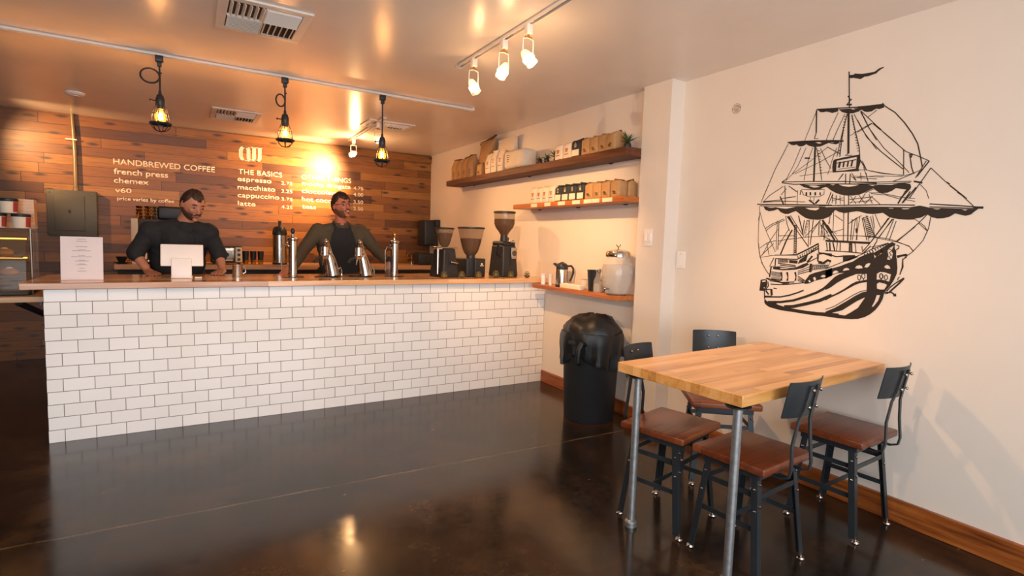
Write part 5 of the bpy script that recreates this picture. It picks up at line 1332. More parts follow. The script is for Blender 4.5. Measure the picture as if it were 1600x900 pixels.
for i, (x, y) in enumerate(((2.775, 3.262), (2.865, 3.262))):
    t = thing('glass_bottle', ('front clear ribbed glass bottle between the pitcher and the dispenser', 'rear clear ribbed glass bottle against the wall by the dispenser')[i], 'bottle', (x, y, Z3s), 0, GB)
    MB().lathe([(.036, 0), (.038, .02), (.036, .09), (.022, .125), (.019, .16), (.022, .165)], 12).build('bottle_body', 'thinglass', t)
    MB().lathe([(.0, .002), (.033, .003), (.034, .02), (.032, .07), (0, .072)], 12).build('liquid', 'water', t)
    MB().lathe([(.022, .165), (.023, .178), (0, .180)], 12).build('cap', 'steel', t)
t = thing('beverage_dispenser', 'large round glass drink dispenser with silver lid and spigot', 'drink dispenser', (2.80, 3.075, Z3s))
MB().lathe([(.072, .006), (.085, .010), (.104, .06), (.118, .14), (.120, .19), (.108, .24), (.090, .268), (.086, .285), (.088, .292)], 36).build('jar', 'dispglass', t)
MB().lathe([(0, .008), (.068, .009), (.082, .014), (.101, .062), (.115, .14), (.117, .185), (.108, .228), (0, .229)], 36).build('iced_drink', 'water', t)
MB().lathe([(.091, .286), (.094, .288), (.094, .312), (.085, .328), (.05, .340), (.012, .344), (0, .344)], 36).build('lid', 'chrome', t)
MB().cyl((0, 0, .343), (0, 0, .362), .004, n=8).tube([(-.020, 0, .378), (-.012, 0, .366), (0, 0, .362), (.012, 0, .366), (.020, 0, .378)], .004, n=8).build('lid_knob', 'chrome', t)
MB().cyl((-.098, -.02, .05), (-.150, -.035, .05), .008, n=10).sphere((-.150, -.035, .052), .012, 10, 8).cyl((-.145, -.034, .05), (-.148, -.035, .022), .006, n=8).box((-.135, -.031, .068), (.03, .006, .012)).build('spigot', 'chrome', t)
MB().lathe([(.076, 0), (.080, .003), (.074, .010), (.068, .006)], 36).build('base_ring', 'chrome', t)

# ================================================================ ON THE COUNTER
ZC = .9925
t = thing('menu_card', 'white upright menu sheet standing at the left end of the counter', 'menu', (-.560, 4.40, ZC), radians(0))
R_ = Matrix.Rotation(radians(-7), 3, 'X')
sh_ = Matrix.Translation((0, .0, .003))
MB().box((0, .0, .139), (.216, .004, .278), R_).build('sheet', 'paper', t)
m = MB(); yv = lambda z: -.0035+.122*(z-.139)
for z, wd in ((.262, .045), (.248, .055), (.214, .060), (.196, .040), (.188, .095), (.158, .035), (.150, .105), (.128, .034), (.122, .070), (.104, .030), (.098, .055), (.076, .028), (.058, .045)):
    m.box((-.002, yv(z), z), (wd, .0008, .0028), R_)
m.build('faint_print', 'ink', t)
MB().box((0, .035, .004), (.20, .07, .006)).build('easel_foot', 'paper', t)
t = thing('tablet_register', 'white tablet register turned toward the man in black', 'tablet', (-.012, 4.50, ZC), radians(-2))
MB().box((.0, .02, .162), (.262, .014, .158), Matrix.Rotation(radians(-14), 3, 'X'), bev=.007).build('tablet', 'white', t)
MB().box((-.004, -.002, .072), (.125, .045, .142), Matrix.Rotation(radians(-8), 3, 'X'), bev=.006).build('stand', 'white', t)
MB().box((-.004, .03, .006), (.13, .13, .010), bev=.004).build('stand_base', 'white', t)
MB().box((0, .0285, .162), (.24, .002, .138), Matrix.Rotation(radians(-14), 3, 'X')).build('screen', 'plastic_black', t)
t = thing('card_reader', 'small flat white card reader right of the tablet stand', 'card reader', (.085, 4.47, ZC)); MB().box((0, 0, .006), (.045, .045, .010), bev=.004).build('body', 'white', t); MB().box((0, 0, .0112), (.03, .004, .001)).build('slot', 'ink', t)
t = thing('steel_cup', 'small tapered stainless cup on the counter between the tablet and the taps', 'cup', (.347, 4.60, ZC))
MB().lathe([(.037, 0), (.038, .004), (.034, .085), (.036, .092), (.033, .092), (.030, .010), (0, .008)], 24).build('cup_body', 'steel', t)
MB().tube([(.034, .0, .078), (.055, 0, .070), (.055, 0, .035), (.037, 0, .025)], .004, n=8).build('handle', 'steel', t)
def steam_tower(x, label):
    t = thing('steam_tap', label, 'tap', (x, 4.55, ZC), 0, 'upright chrome cylinder taps')
    MB().lathe([(.085, 0), (.085, .003), (0, .0035)], 32).build('drip_plate', 'steel_black', t)
    MB().lathe([(.036, .003), (.036, .012), (.032, .016), (.032, .285), (.038, .288), (.040, .296), (.040, .306), (.034, .310), (.012, .316), (.009, .34), (0, .342)], 28).build('column', 'chrome', t)
    MB().sphere((0, 0, .362), (.016, .016, .024), 14, 10).build('lever_knob', 'plastic_black' if x < 1 else 'gold', t)
    MB().tube([(-.03, 0, .25), (-.07, -.01, .255), (-.085, -.015, .22), (-.088, -.018, .09), (-.085, -.02, .05)], .0045, n=8).build('steam_wand', 'chrome', t)
    for z in (.27, .245): MB().sphere((-.045 if z > .25 else -.035, -.02, z), .009, 10, 8).build('wand_joint', 'chrome', t)
    return t
steam_tower(.735, 'chrome cylinder tap with dark round knob right of the steel airpot')
steam_tower(1.563, 'chrome cylinder tap with gilt knob right of the man with glasses')
def brew_tap(x, label):
    t = thing('espresso_tap', label, 'tap', (x, 4.55, ZC), 0, 'curved chrome espresso taps')
    MB().lathe([(.10, 0), (.10, .003), (0, .0035)], 32).build('drip_plate', 'steel_black', t)
    # swan-neck body that leans left as it rises
    b = MB(); b.tube([(.045, 0, .014), (.037, 0, .06), (.020, 0, .14), (.000, 0, .20), (-.012, -.02, .25), (-.02, -.05, .285)], [.062, .055, .044, .037, .032, .020], n=18); b.build('tapered_body', 'chrome', t)
    MB().sphere((-.022, -.055, .288), (.022, .024, .020), 14, 10).build('top_cap', 'chrome', t)
    MB().cyl((-.035, -.06, .245), (-.035, -.06, .175), .032, .034, n=20).build('group_head', 'chrome', t)
    MB().cyl((-.035, -.06, .178), (-.035, -.06, .150), .037, .030, n=20).build('portafilter', 'chrome', t)
    MB().tube([(-.06, -.07, .165), (-.10, -.09, .150), (-.125, -.10, .125)], [.008, .012, .013], n=10).build('handle', 'plastic_black', t)
    for p in ((.010, -.045, .190), (-.002, -.05, .215), (-.06, -.075, .205), (.05, -.03, .12)): MB().sphere(p, .009, 10, 8).build('knob', 'chrome', t)
    MB().tube([(-.045, -.06, .15), (-.05, -.062, .12), (-.052, -.06, .10)], .006, n=8).build('spout', 'chrome', t)
    MB().tube([(.075, .0, .05), (.105, -.01, .08), (.110, -.02, .05), (.108, -.02, .012)], .006, n=8).build('side_pipe', 'chrome', t)
    return t
brew_tap(1.000, 'curved chrome espresso tap in front of the black apron, left of its twin')
brew_tap(1.270, 'curved chrome espresso tap in front of the olive sleeve, right of its twin')

def hopper(t, z, rb, rt_, h, beans=.7, lid=True, curve=0):
    prof = []; bp_ = []
    for k in range(9):
        u = k/8; r = rb+(rt_-rb)*(u**(.55 if curve else 1) if u < 1 else 1); prof.append((r, z+h*u))
        if u <= beans+.01: bp_.append((max(.001, r-.003), z+.001+h*u))
    ho = MB().lathe(prof, 28).build('bean_hopper', 'hopper', t)
    MB().lathe([(0, z+.001)]+bp_+[(0, bp_[-1][1]+.004)], 28).build('beans', 'beans', ho)
    if lid: MB().lathe([(rt_+.002, z+h-.004), (rt_+.005, z+h), (rt_+.003, z+h+.010), (0, z+h+.014)], 28).build('hopper_lid', 'plastic_black', t)
# grinder A: tapered black body, leftmost
t = thing('coffee_grinder', 'leftmost black grinder with round hopper and tapered body', 'coffee grinder', (1.995, 4.46, ZC), radians(12))
def taper(m, w0, d0, w1, d1, z0, z1, dx=0):
    vs = [(-w0/2, -d0/2, z0), (w0/2, -d0/2, z0), (w0/2, d0/2, z0), (-w0/2, d0/2, z0), (-w1/2+dx, -d1/2, z1), (w1/2+dx, -d1/2, z1), (w1/2+dx, d1/2, z1), (-w1/2+dx, d1/2, z1)]
    return m.add(vs, [(3, 2, 1, 0), (4, 5, 6, 7), (0, 1, 5, 4), (1, 2, 6, 5), (2, 3, 7, 6), (3, 0, 4, 7)])
taper(MB(), .175, .22, .120, .16, 0, .255).build('body', 'plastic_black', t, bevel=.010)
MB().box((.0, -.0, .262), (.165, .14, .014), bev=.005).box((.10, -.02, .262), (.05, .02, .010), bev=.003).build('collar', 'steel', t)
hopper(t, .27, .028, .080, .160, .8, True, 1)
MB().box((.015, -.105, .135), (.055, .04, .016), Matrix.Rotation(.1, 3, 'Y'), bev=.005).box((.050, -.11, .128), (.03, .03, .012), bev=.004).build('portafilter_fork', 'steel', t)
MB().cyl((-.105, -.05, .25), (-.105, -.05, .03), .010, n=10).box((-.095, -.05, .255), (.06, .02, .012)).build('side_lever', 'steel', t)
MB().box((-.02, -.098, .12), (.002, .004, .2)).build('seam', 'steel_black', t)
# grinder B: low box with wide conical hopper
t = thing('coffee_grinder', 'middle black grinder with a wide conical hopper over a boxy base', 'coffee grinder', (2.268, 4.48, ZC), radians(6))
MB().box((0, 0, .085), (.205, .20, .17), bev=.010).build('body', 'plastic_black', t)
MB().box((0, -.11, .085), (.060, .03, .168), bev=.010).build('chute', 'plastic_black', t)
MB().lathe([(.045, .168), (.040, .178), (.038, .20)], 24).build('hopper_neck', 'plastic_black', t)
hopper(t, .19, .036, .122, .255, .72, True, 1)
MB().box((.06, -.1015, .105), (.040, .002, .006)).cyl((.06, -.100, .120), (.06, -.1025, .120), .009, n=12).build('badge', 'label', t)
MB().cyl((.103, 0, .04), (.118, 0, .04), .012, n=12).build('switch_knob', 'plastic_black', t)
# grinder C: tall
t = thing('coffee_grinder', 'tallest black grinder with funnel hopper at the right end of the counter', 'coffee grinder', (2.615, 4.47, ZC), radians(10))
taper(MB(), .195, .22, .155, .18, 0, .30).build('body', 'plastic_black', t, bevel=.014)
MB().box((0, .0, .315), (.16, .17, .045), bev=.018).build('head', 'plastic_black', t)
MB().lathe([(.040, .33), (.036, .36), (.034, .395)], 24).cyl((.05, .03, .33), (.055, .03, .375), .028, n=16).build('hopper_neck', 'plastic_black', t)
prof = [(.034, .39), (.050, .42), (.085, .465), (.098, .50), (.101, .605)]
ho = MB().lathe(prof, 28).build('bean_hopper', 'hopper', t)
MB().lathe([(0, .392), (.031, .393), (.047, .42), (.082, .466), (.095, .50), (.096, .545), (0, .55)], 28).build('beans', 'beans', ho)
MB().lathe([(.103, .600), (.106, .604), (.104, .618), (0, .622)], 28).build('hopper_lid', 'plastic_black', t)
MB().box((.045, -.1035, .225), (.070, .004, .105), Matrix.Rotation(radians(-4), 3, 'X'), bev=.002).build('control_panel', 'steel', t)
MB().lathe([(.026, 0), (.026, .004), (0, .004)], 24, Matrix.Translation((.045, -.1065, .225)) @ Matrix.Rotation(radians(90), 4, 'X')).build('dial', 'panelgrey', t)
MB().box((-.01, -.11, .332), (.045, .05, .012), bev=.004).sphere((.005, -.13, .334), .014, 10, 8).build('fork', 'steel', t)
MB().tube([(-.085, -.09, .315), (-.128, -.08, .315), (-.132, -.07, .24), (-.125, -.06, .21), (-.10, -.05, .20)], .012, flat=(.03, .012, (0, 1, 0))).build('side_arm', 'plastic_black', t)
MB().box((0, -.103, .13), (.003, .004, .2)).build('seam', 'steel_black', t)

# small glass carafe in the man's hand side
t = thing('glass_carafe', 'small glass carafe with black lid by the right hand of the man with glasses', 'carafe', (1.615, 4.83, ZC))
MB().lathe([(.040, 0), (.045, .01), (.045, .06), (.030, .10), (.026, .115), (.030, .12)], 20).build('carafe_body', 'thinglass', t)
MB().lathe([(.031, .118), (.033, .135), (.02, .150), (.012, .165), (0, .166)], 20).build('lid', 'plastic_black', t)
MB().lathe([(0, .002), (.038, .003), (.042, .045), (0, .047)], 20).build('coffee', 'beans', t)

# ================================================================ BACK COUNTER GOODS
ZB = .9905
t = thing('airpot', 'tall stainless airpot with black pump top on the back counter', 'airpot', (.930, 6.62, ZB))
MB().lathe([(.078, 0), (.080, .015), (.076, .02)], 28).build('base', 'plastic_black', t)
MB().lathe([(.074, .018), (.074, .33), (.070, .335)], 28).build('body', 'steel', t)
MB().lathe([(.076, .33), (.078, .35), (.070, .40), (.050, .425), (.020, .43), (.014, .435), (.014, .475), (.018, .478), (.018, .49), (0, .492)], 28).build('pump_lid', 'plastic_black', t)
MB().tube([(0, -.06, .39), (0, -.10, .395), (0, -.115, .37)], .012, n=8).build('spout', 'plastic_black', t)
t = thing('toaster_oven', 'stainless toaster oven on the back counter behind the man in black', 'toaster oven', (.395, 6.66, ZB))
MB().box((0, 0, .105), (.30, .24, .18), bev=.008).build('body', 'plastic_black', t)
d = MB().box((-.035, -.124, .105), (.205, .010, .14), bev=.003).build('door', 'steel', t)
MB().box((-.035, -.1305, .108), (.165, .003, .085)).build('window', 'water', d)
MB().lathe([(.055, 0), (.055, .002), (0, .002)], 20, Matrix.Translation((-.045, -.131, .105)) @ Matrix.Rotation(radians(90), 4, 'X') @ Matrix.Diagonal((1.2, .6, 1, 1))).build('oven_rack', 'dark', d)
MB().cyl((-.12, -.145, .045), (.05, -.145, .045), .006, n=8).build('handle', 'white_metal', d)
MB().box((.112, -.122, .105), (.065, .010, .16), bev=.003).build('control_panel', 'label', t)
for z in (.055, .105, .155): MB().cyl((.112, -.127, z), (.112, -.142, z), .016, n=14).build('knob', 'steel_black', t)
for x in (-.12, .12): MB().cyl((x, -.08, .002), (x, -.08, .016), .012, n=10).cyl((x, .08, .002), (x, .08, .016), .012, n=10).build('foot', 'plastic_black', t)
GG = 'dark tumblers on the back counter'
for i, x in enumerate((.58, .655, .73)):
    t = thing('dark_tumbler', ('dark tumbler nearest the toaster oven', 'middle dark tumbler on the back counter', 'dark tumbler nearest the airpot')[i], 'tumbler', (x, 6.60, ZB), 0, GG)
    MB().lathe([(.024, 0), (.034, .145), (.031, .145), (.022, .01), (0, .01)], 18).build('tumbler_wall', 'plastic_black', t)
    MB().lathe([(.0245, .001), (.0285, .050), (.0290, .050), (.025, .001)], 18).build('gilt_band', 'gold', t)
t = thing('brewing_machine', 'tall white sided brewing machine behind the man in black', 'coffee machine', (-.225, 6.70, ZB))
MB().box((.02, 0, .225), (.38, .34, .45), bev=.006).build('body', 'plastic_black', t)
MB().box((-.187, -.03, .225), (.055, .38, .45), bev=.004).build('side_panel', 'label', t)
MB().box((.02, -.172, .30), (.30, .006, .12), bev=.004).build('front_panel', 'steel_black', t)
MB().box((.02, -.16, .03), (.30, .10, .03), bev=.005).build('drip_tray', 'steel', t)
MB().box((.11, .02, .52), (.22, .24, .135), bev=.02).build('top_hopper', 'plastic_black', t)
GK = 'stacks of metal cups on the brewing machine'
for i, x in enumerate((-.375, -.305, -.245)):
    t = thing('cup_stack', ('leftmost stack of gilt metal cups on the brewing machine', 'middle stack of gilt metal cups on the brewing machine', 'rightmost stack of cups, half hidden by the machine top')[i], 'cups', (x, 6.58, ZB+.4515), 0, GK)
    for k in range(4): MB().lathe([(.020, .001+.032*k), (.029, .024+.032*k), (.031, .030+.032*k), (.028, .030+.032*k)], 16).build('cup', 'gold' if i < 2 else 'steel', t)
t = thing('spice_bottle', 'small white bottle with gilt base seen under the arm of the man in black', 'bottle', (-.335, 6.462, ZB))
MB().lathe([(.022, 0), (.024, .05), (.023, .055)], 16).build('base', 'gold', t); MB().lathe([(.023, .055), (.022, .12), (.010, .15), (.010, .17), (0, .17)], 16).build('bottle_body', 'white', t)
t = thing('dark_cup', 'dark cup on a saucer on the back counter at the left', 'cup', (-.53, 6.60, ZB))
MB().lathe([(.025, .012), (.050, .070), (.047, .070), (.02, .02), (0, .018)], 20).build('cup_body', 'plastic_black', t)
MB().lathe([(.03, 0), (.075, .012), (.073, .015), (0, .006)], 24).build('saucer', 'plastic_black', t); MB().tube([(.045, 0, .055), (.068, 0, .05), (.062, 0, .03), (.038, 0, .03)], .004, n=8).build('handle', 'plastic_black', t)
t = thing('gooseneck_faucet', 'small chrome gooseneck faucet on the back counter at the right', 'faucet', (2.575, 6.80, ZB))
MB().tube([(0, 0, 0), (0, 0, .10), (-.012, -.02, .135), (-.045, -.035, .145), (-.075, -.04, .13), (-.080, -.045, .10)], .008, n=10).build('neck', 'chrome', t)
MB().lathe([(.022, 0), (.020, .03), (.012, .04)], 16).build('base', 'chrome', t); MB().cyl((-.02, 0, .02), (-.05, 0, .03), .010, n=8).cyl((.02, 0, .02), (.028, 0, .03), .008, n=8).build('valve_handle', 'chrome', t)
t = thing('black_crate', 'low black box right of the faucet on the back counter', 'box', (2.73, 6.74, ZB)); MB().box((0, 0, .075), (.25, .22, .15), bev=.012).build('box', 'plastic_black', t)
MB().box((0, -.112, .11), (.08, .006, .02), bev=.002).build('hand_slot', 'steel_black', t)
t = thing('towel_dispenser', 'tall black towel dispenser mounted in the corner right of the plank wall', 'dispenser', (2.84, 6.86, 1.24))
MB().box((-.02, 0, .17), (.20, .26, .34), bev=.025).build('housing', 'plastic_black', t); MB().box((-.02, -.128, .05), (.14, .012, .02), bev=.003).build('paper_slot', 'steel_black', t); MB().box((.055, -.06, .30), (.06, .22, .10), bev=.01).build('hinge_cover', 'plastic_black', t)

# ================================================================ PASTRY CASE
t = thing('pastry_case', 'clear pastry case with lit chrome shelves on the side counter', 'pastry case', (-1.375, 4.80, .8805))
g = MB()
A0, A1 = -.50, .50
MB().box((0, .0, .012), (1.02, .40, .022), bev=.004).build('base', 'dark', t)
vs, fs = [], []
arc = [(-.20, .022), (-.20, .20), (-.19, .30), (-.15, .37), (-.09, .415), (0, .43), (.17, .43)]
for off in (0, .005):
    for x in (A0, A1):
        for y, z in arc: vs.append((x, y+off, z-off*.8))
n = len(arc)
for k in range(n-1): fs.append((k, k+1, n+k+1, n+k)); fs.append((2*n+k, 2*n+k+1, 3*n+k+1, 3*n+k))
MB().add(vs, fs, True).build('curved_front', 'caseglow', t)
for x in (A0, A1): MB().prism([(y, z) for y, z in [(-.197, .024)]+[(a+.004, b-.004) for a, b in arc[1:]]+[(.17, .024)]], -.002, .002, Matrix.Translation((x, 0, 0)) @ Matrix(((0, 0, 1, 0), (1, 0, 0, 0), (0, 1, 0, 0), (0, 0, 0, 1)))).build('end_panel', 'caseglow', t)
for z in (.115, .245):
    sf = MB().box((0, .01, z), (.96, .30, .006)).build('shelf', 'caseglow', t)
    MB().cyl((-.48, -.145, z), (.48, -.145, z), .006, n=8).build('front_rail', 'chrome', sf)
    MB().box((0, .12, z+.115), (.9, .012, .008)).build('light_strip', 'caselight', sf)
MB().box((.51, .02, .24), (.010, .10, .44)).build('side_post', 'caseglow', t); MB().cyl((.522, -.16, .0), (.522, -.16, .43), .008, n=8).build('corner_rod', 'steel', t)
for i, (x, z) in enumerate(((.38, .1185), (.25, .1185), (.36, .2485), (.20, .2485), (.05, .1185), (.05, .2485))):
    p = thing('pastry', ('round pastry at the right end of the lower case shelf', 'second pastry on the lower case shelf', 'round pastry at the right end of the upper case shelf', 'second pastry on the upper case shelf', 'third pastry on the lower case shelf', 'third pastry on the upper case shelf')[i], 'pastry', (-1.375+x, 4.80, .8805+z), 0, 'pastries in the case')
    MB().lathe([(.035, 0), (.048, .012), (.046, .028), (.03, .042), (0, .047)], 16).build('crust', 'pastry', p)
    MB().lathe([(0, .047), (.02, .046), (.012, .052), (0, .054)], 12).build('topping', 'label', p)
t = thing('wooden_box', 'plain wooden box standing behind the tubs on the pastry case', 'box', (-1.02, 4.915, 1.312))
m = MB(); m.box((0, .04, .095), (.30, .008, .19)).box((0, -.04, .095), (.30, .008, .19)).box((-.146, 0, .095), (.008, .072, .19)).box((.146, 0, .095), (.008, .072, .19)).box((0, 0, .004), (.284, .072, .008)); m.build('box', 'palewood', t)
MB().box((0, 0, .193), (.30, .088, .006)).build('lid', 'palewood', t)
GU = 'labelled tubs stacked on the pastry case'
for i, (x, z) in enumerate(((-1.045, 0), (-.925, 0), (-.985, .098), (-1.165, 0))):
    t = thing('snack_tub', ('lower tub cut by the left edge of the picture', 'lower right tub with a red and cream label', 'topmost tub resting on the other tubs', 'tub outside the left edge of the picture')[i], 'tub', (x, 4.80, 1.3115+z), radians(-20), GU)
    MB().lathe([(.040, 0), (.043, .006), (.048, .076)], 24).build('tub_wall', 'label', t)
    MB().lathe([(.0405, .002), (.0425, .018), (.0432, .018), (.041, .002)], 24).build('green_band', 'green', t)
    v = MB(); N = 10
    vs, fs = [], []
    for k in range(N+1):
        a = radians(-30)+k*radians(62)/N
        for z_ in (.008, .074): r = .0445+.0045*(z_/.074); vs.append((r*cos(a), r*sin(a), z_))
    for k in range(N): fs.append((2*k, 2*k+2, 2*k+3, 2*k+1))
    v.add(vs, fs, True).build('red_label_panel', 'red', t)
    MB().lathe([(.050, .076), (.051, .078), (.051, .092), (.045, .096), (0, .096)], 24).build('lid', 'plastic_black', t)
    MB().lathe([(.0405, 0), (.0405, .004), (0, .004)], 20).build('bottom', 'plastic_black', t)

# ================================================================ PEOPLE
def fuse(name, shapes, mat, parent, voxel=.006, smooth=4, noise=0):
    """one continuous surface out of overlapping tapered limbs"""
    m = MB()
    for s in shapes:
        if s[0] == 'c':       # round cone p1 r1 p2 r2
            _, a, ra, b, rb = s
            m.sphere(a, ra, 16, 10); m.sphere(b, rb, 16, 10)
            if (Vector(a)-Vector(b)).length > 1e-4: m.cyl(a, b, ra, rb, n=16)
        elif s[0] == 'e':     # ellipsoid centre radii rot
            m.sphere(s[1], s[2], 20, 14, s[3] if len(s) > 3 else None)
        elif s[0] == 'm': m.add(s[1], s[2], True)
    o = m.build('tmp', mat); 
    r = o.modifiers.new('r', 'REMESH'); r.mode = 'VOXEL'; r.voxel_size = voxel; r.use_smooth_shade = True
    sm = o.modifiers.new('s', 'SMOOTH'); sm.factor = .5; sm.iterations = smooth
    bpy.context.view_layer.update()
    me = bpy.data.meshes.new_from_object(o.evaluated_get(bpy.context.evaluated_depsgraph_get()))
    bpy.data.objects.remove(o)
    if noise:
        from mathutils import noise as nz
        for v in me.vertices:
            q = nz.noise(v.co*14)+.5*nz.noise(v.co*33); v.co += v.normal*q*noise
    for p in me.polygons: p.use_smooth = True
    me.materials.clear(); me.materials.append(M[mat]); me.name = name
    n = bpy.data.objects.new(name, me); COL.objects.link(n); n.parent = parent
    return n
# head surface in a local frame: face looks to -Y, Z up, centre mid-skull
def head_pt(lon, lat):
    """lon 0 = front (-Y), lat -pi/2..pi/2"""
    x = sin(lon)*cos(lat); y = -cos(lon)*cos(lat); z = sin(lat)
    X, Y, Z = x*.076, y*.096, z*.118
    fr = max(0, cos(lon))
    if z < 0:
        k = -z; X *= 1-.34*k*k-.08*k; 
        if y > 0: Y *= 1-.45*k
        else: Y *= 1-.10*k
    if z > .1 and y < 0: Y *= 1-.06*(z-.1)
    if y > 0 and z > -.2: Y *= 1.04
    # chin
    if fr > .5 and -.95 < z < -.6: Y -= .006*(fr-.5)*2
    return Vector((X, Y, Z))
def head_mesh(off):
    N, K = 44, 34; vs, fs = [], []
    for j in range(K+1):
        lat = -pi/2+pi*j/K
        for i in range(N):
            lon = -pi+2*pi*i/N; p = head_pt(lon, lat); n = Vector((p.x/.0058, p.y/.0092, p.z/.0139)).normalized()
            vs.append(p+n*off(lon, lat, p))
    for j in range(K):
        for i in range(N): i2 = (i+1) % N; fs.append((j*N+i, j*N+i2, (j+1)*N+i2, (j+1)*N+i))
    return vs, fs
def person(name, label, J, hd, skin, face_dir, tilt, cat_mats, beard_full, glasses, seed):
    t = thing(name, label, 'person', (0, 0, 0))
    C0 = Vector(hd); f = Vector(face_dir).normalized()
    yaw_ = atan2(f.x, -f.y); pit = math.asin(f.z)
    HR = (Matrix.Rotation(yaw_, 3, 'Z') @ Matrix.Rotation(-pit, 3, 'X') @ Matrix.Rotation(tilt, 3, 'Y'))
    HT = Matrix.Translation(C0) @ HR.to_4x4()
    tr = lambda p: tuple(HT @ Vector(p))
    vs, fs = head_mesh(lambda lon, lat, p: 0)
    shapes = [('m', [tr(v) for v in vs], fs)]
    # nose, brow, cheeks, ears, lips, chin
    shapes += [('c', tr((0, -.092, .018)), .007, tr((0, -.112, -.022)), .011), ('e', tr((.010, -.104, -.026)), (.007, .008, .006), HR), ('e', tr((-.010, -.104, -.026)), (.007, .008, .006), HR),
               ('c', tr((-.034, -.083, .030)), .007, tr((.034, -.083, .030)), .007), ('e', tr((.036, -.072, -.018)), (.018, .018, .016), HR), ('e', tr((-.036, -.072, -.018)), (.018, .018, .016), HR),
               ('e', tr((.076, .004, -.002)), (.008, .018, .028), HR), ('e', tr((-.076, .004, -.002)), (.008, .018, .028), HR), ('e', tr((0, -.082, -.088)), (.020, .016, .016), HR), ('e', tr((0, -.092, -.052)), (.022, .012, .014), HR)]
    nk = Vector(J['neck'])
    shapes += [('c', tuple(nk-Vector((0, 0, .02))), .056, tr((0, .018, -.065)), .050), ('c', J['neck'], .058, J['chest'], .105)]
    shapes += [('c', J['chest'], .115, J['waist'], .115), ('c', J['waist'], .12, J['hip'], .125)]
    for s in 'LR':
        sh, el, wr = J['sh'+s], J['el'+s], J['wr'+s]
        shapes += [('c', J['chest'], .09, sh, .050), ('c', sh, .050, el, .040), ('c', el, .041, wr, .026)]
        # hand: palm and five bent fingers
        W = Vector(wr); d = Vector(J['hd'+s]).normalized(); nrm = Vector(J.get('pn'+s, (0, 0, -1))); side = d.cross(nrm).normalized(); nrm = side.cross(d).normalized()
        Pc = W+d*.045
        shapes += [('c', tuple(W), .026, tuple(W+d*.03+side*.012), .020), ('c', tuple(W+d*.02-side*.022), .014, tuple(W+d*.085-side*.028), .0125), ('c', tuple(W+d*.02), .015, tuple(W+d*.09), .013), ('c', tuple(W+d*.02+side*.022), .014, tuple(W+d*.083+side*.028), .012)]
        cur = J.get('curl'+s, .5)
        for k, (o_, l) in enumerate(((-.031, .062), (-.011, .072), (.011, .068), (.030, .054))):
            a = W+d*.085+side*o_; b = a+(d+nrm*cur*.5+side*o_*3).normalized()*l*.45; c = b+(d*.8+nrm*cur*1.2).normalized()*l*.32; e = c+(d*.5+nrm*cur*1.7).normalized()*l*.23
            shapes += [('c', tuple(a), .0098, tuple(b), .0092), ('c', tuple(b), .0090, tuple(c), .0083), ('c', tuple(c), .0082, tuple(e), .0072)]
        sg = J.get('thumb'+s, 1)
        a = W+d*.03+side*sg*.022; b = a+(d*.7+side*sg*.75+nrm*.2).normalized()*.038; c = b+(d+side*sg*.25+nrm*cur*.6).normalized()*.030
        shapes += [('c', tuple(a), .015, tuple(b), .0115), ('c', tuple(b), .0110, tuple(c), .0095)]
        hip = Vector(J['hip']); sx = -1 if s == 'L' else 1
        hp = hip+Vector((sx*.09, 0, -.03)); kn = Vector((hp.x+sx*.02, hp.y-.03, .50)); an = Vector((hp.x+sx*.03, hp.y+.03, .09))
        shapes += [('c', tuple(hip), .115, tuple(hp), .10), ('c', tuple(hp), .092, tuple(kn), .058), ('c', tuple(kn), .058, tuple(an), .038), ('c', tuple(an), .038, (an.x, an.y-.15, .04), .030)]
    body = fuse('body', shapes, skin, t, .0055, 3)
    # hair: skull cap grown outward, sunk elsewhere
    def hair_off(lon, lat, p):
        a = abs(lon); z = p.z; line = .062-.012*cos(3*lon)
        if a > .9: line = .062-(a-.9)*.10
        if a > 1.55: line = -.012-(a-1.55)*.07
        k = (z-line)/.016; k = max(-1, min(1, k))
        top = max(0, z)/.118
        return -.012+(.5+.5*k)*(.016+(.012 if cat_mats['hair_top'] else .004)*top+.003*sin(9*lon+seed)+.003*sin(23*lon+11*lat))
    vs, fs = head_mesh(hair_off); MB().add([tr(v) for v in vs], fs, True).build('hair', 'hair', t, angle=80)
    def beard_off(lon, lat, p):
        a = abs(lon); z = p.z; y = p.y
        if a > 1.62: return -.012
        topl = -.036-.010*(1-min(1, a/.6)) if a < .9 else (-.040+(a-.9)*.06)
        if not beard_full and a > .75: return -.012
        k = max(-1, min(1, (topl-z)/.010)); lo = max(-1, min(1, (z+.112)/.012))
        mouth = 1 if not (a < .30 and -.066 < z < -.046) else 0
        return -.012+(.5+.5*k)*(.5+.5*lo)*(.0150 if glasses else .0175)*mouth
    vs, fs = head_mesh(beard_off); MB().add([tr(v) for v in vs], fs, True).build('beard', 'stubble' if glasses else 'beard', t, angle=80)
    MB().tube([tr((-.030, -.096, -.050)), tr((-.014, -.109, -.040)), tr((0, -.112, -.038)), tr((.014, -.109, -.040)), tr((.030, -.096, -.050))], [.003, .006, .006, .006, .003], n=8).build('moustache', 'stubble' if glasses else 'beard', t)
    MB().tube([tr((-.022, -.097, -.052)), tr((-.010, -.105, -.060)), tr((0, -.107, -.062)), tr((.010, -.105, -.060)), tr((.022, -.097, -.052))], [.002, .004, .0045, .004, .002], n=8).build('lower_lip', 'lips', t)
    if glasses: MB().tube([tr((-.018, -.101, -.051)), tr((0, -.1075, -.056)), tr((.018, -.101, -.051))], [.002, .0042, .002], n=8).build('teeth', 'teeth', t)
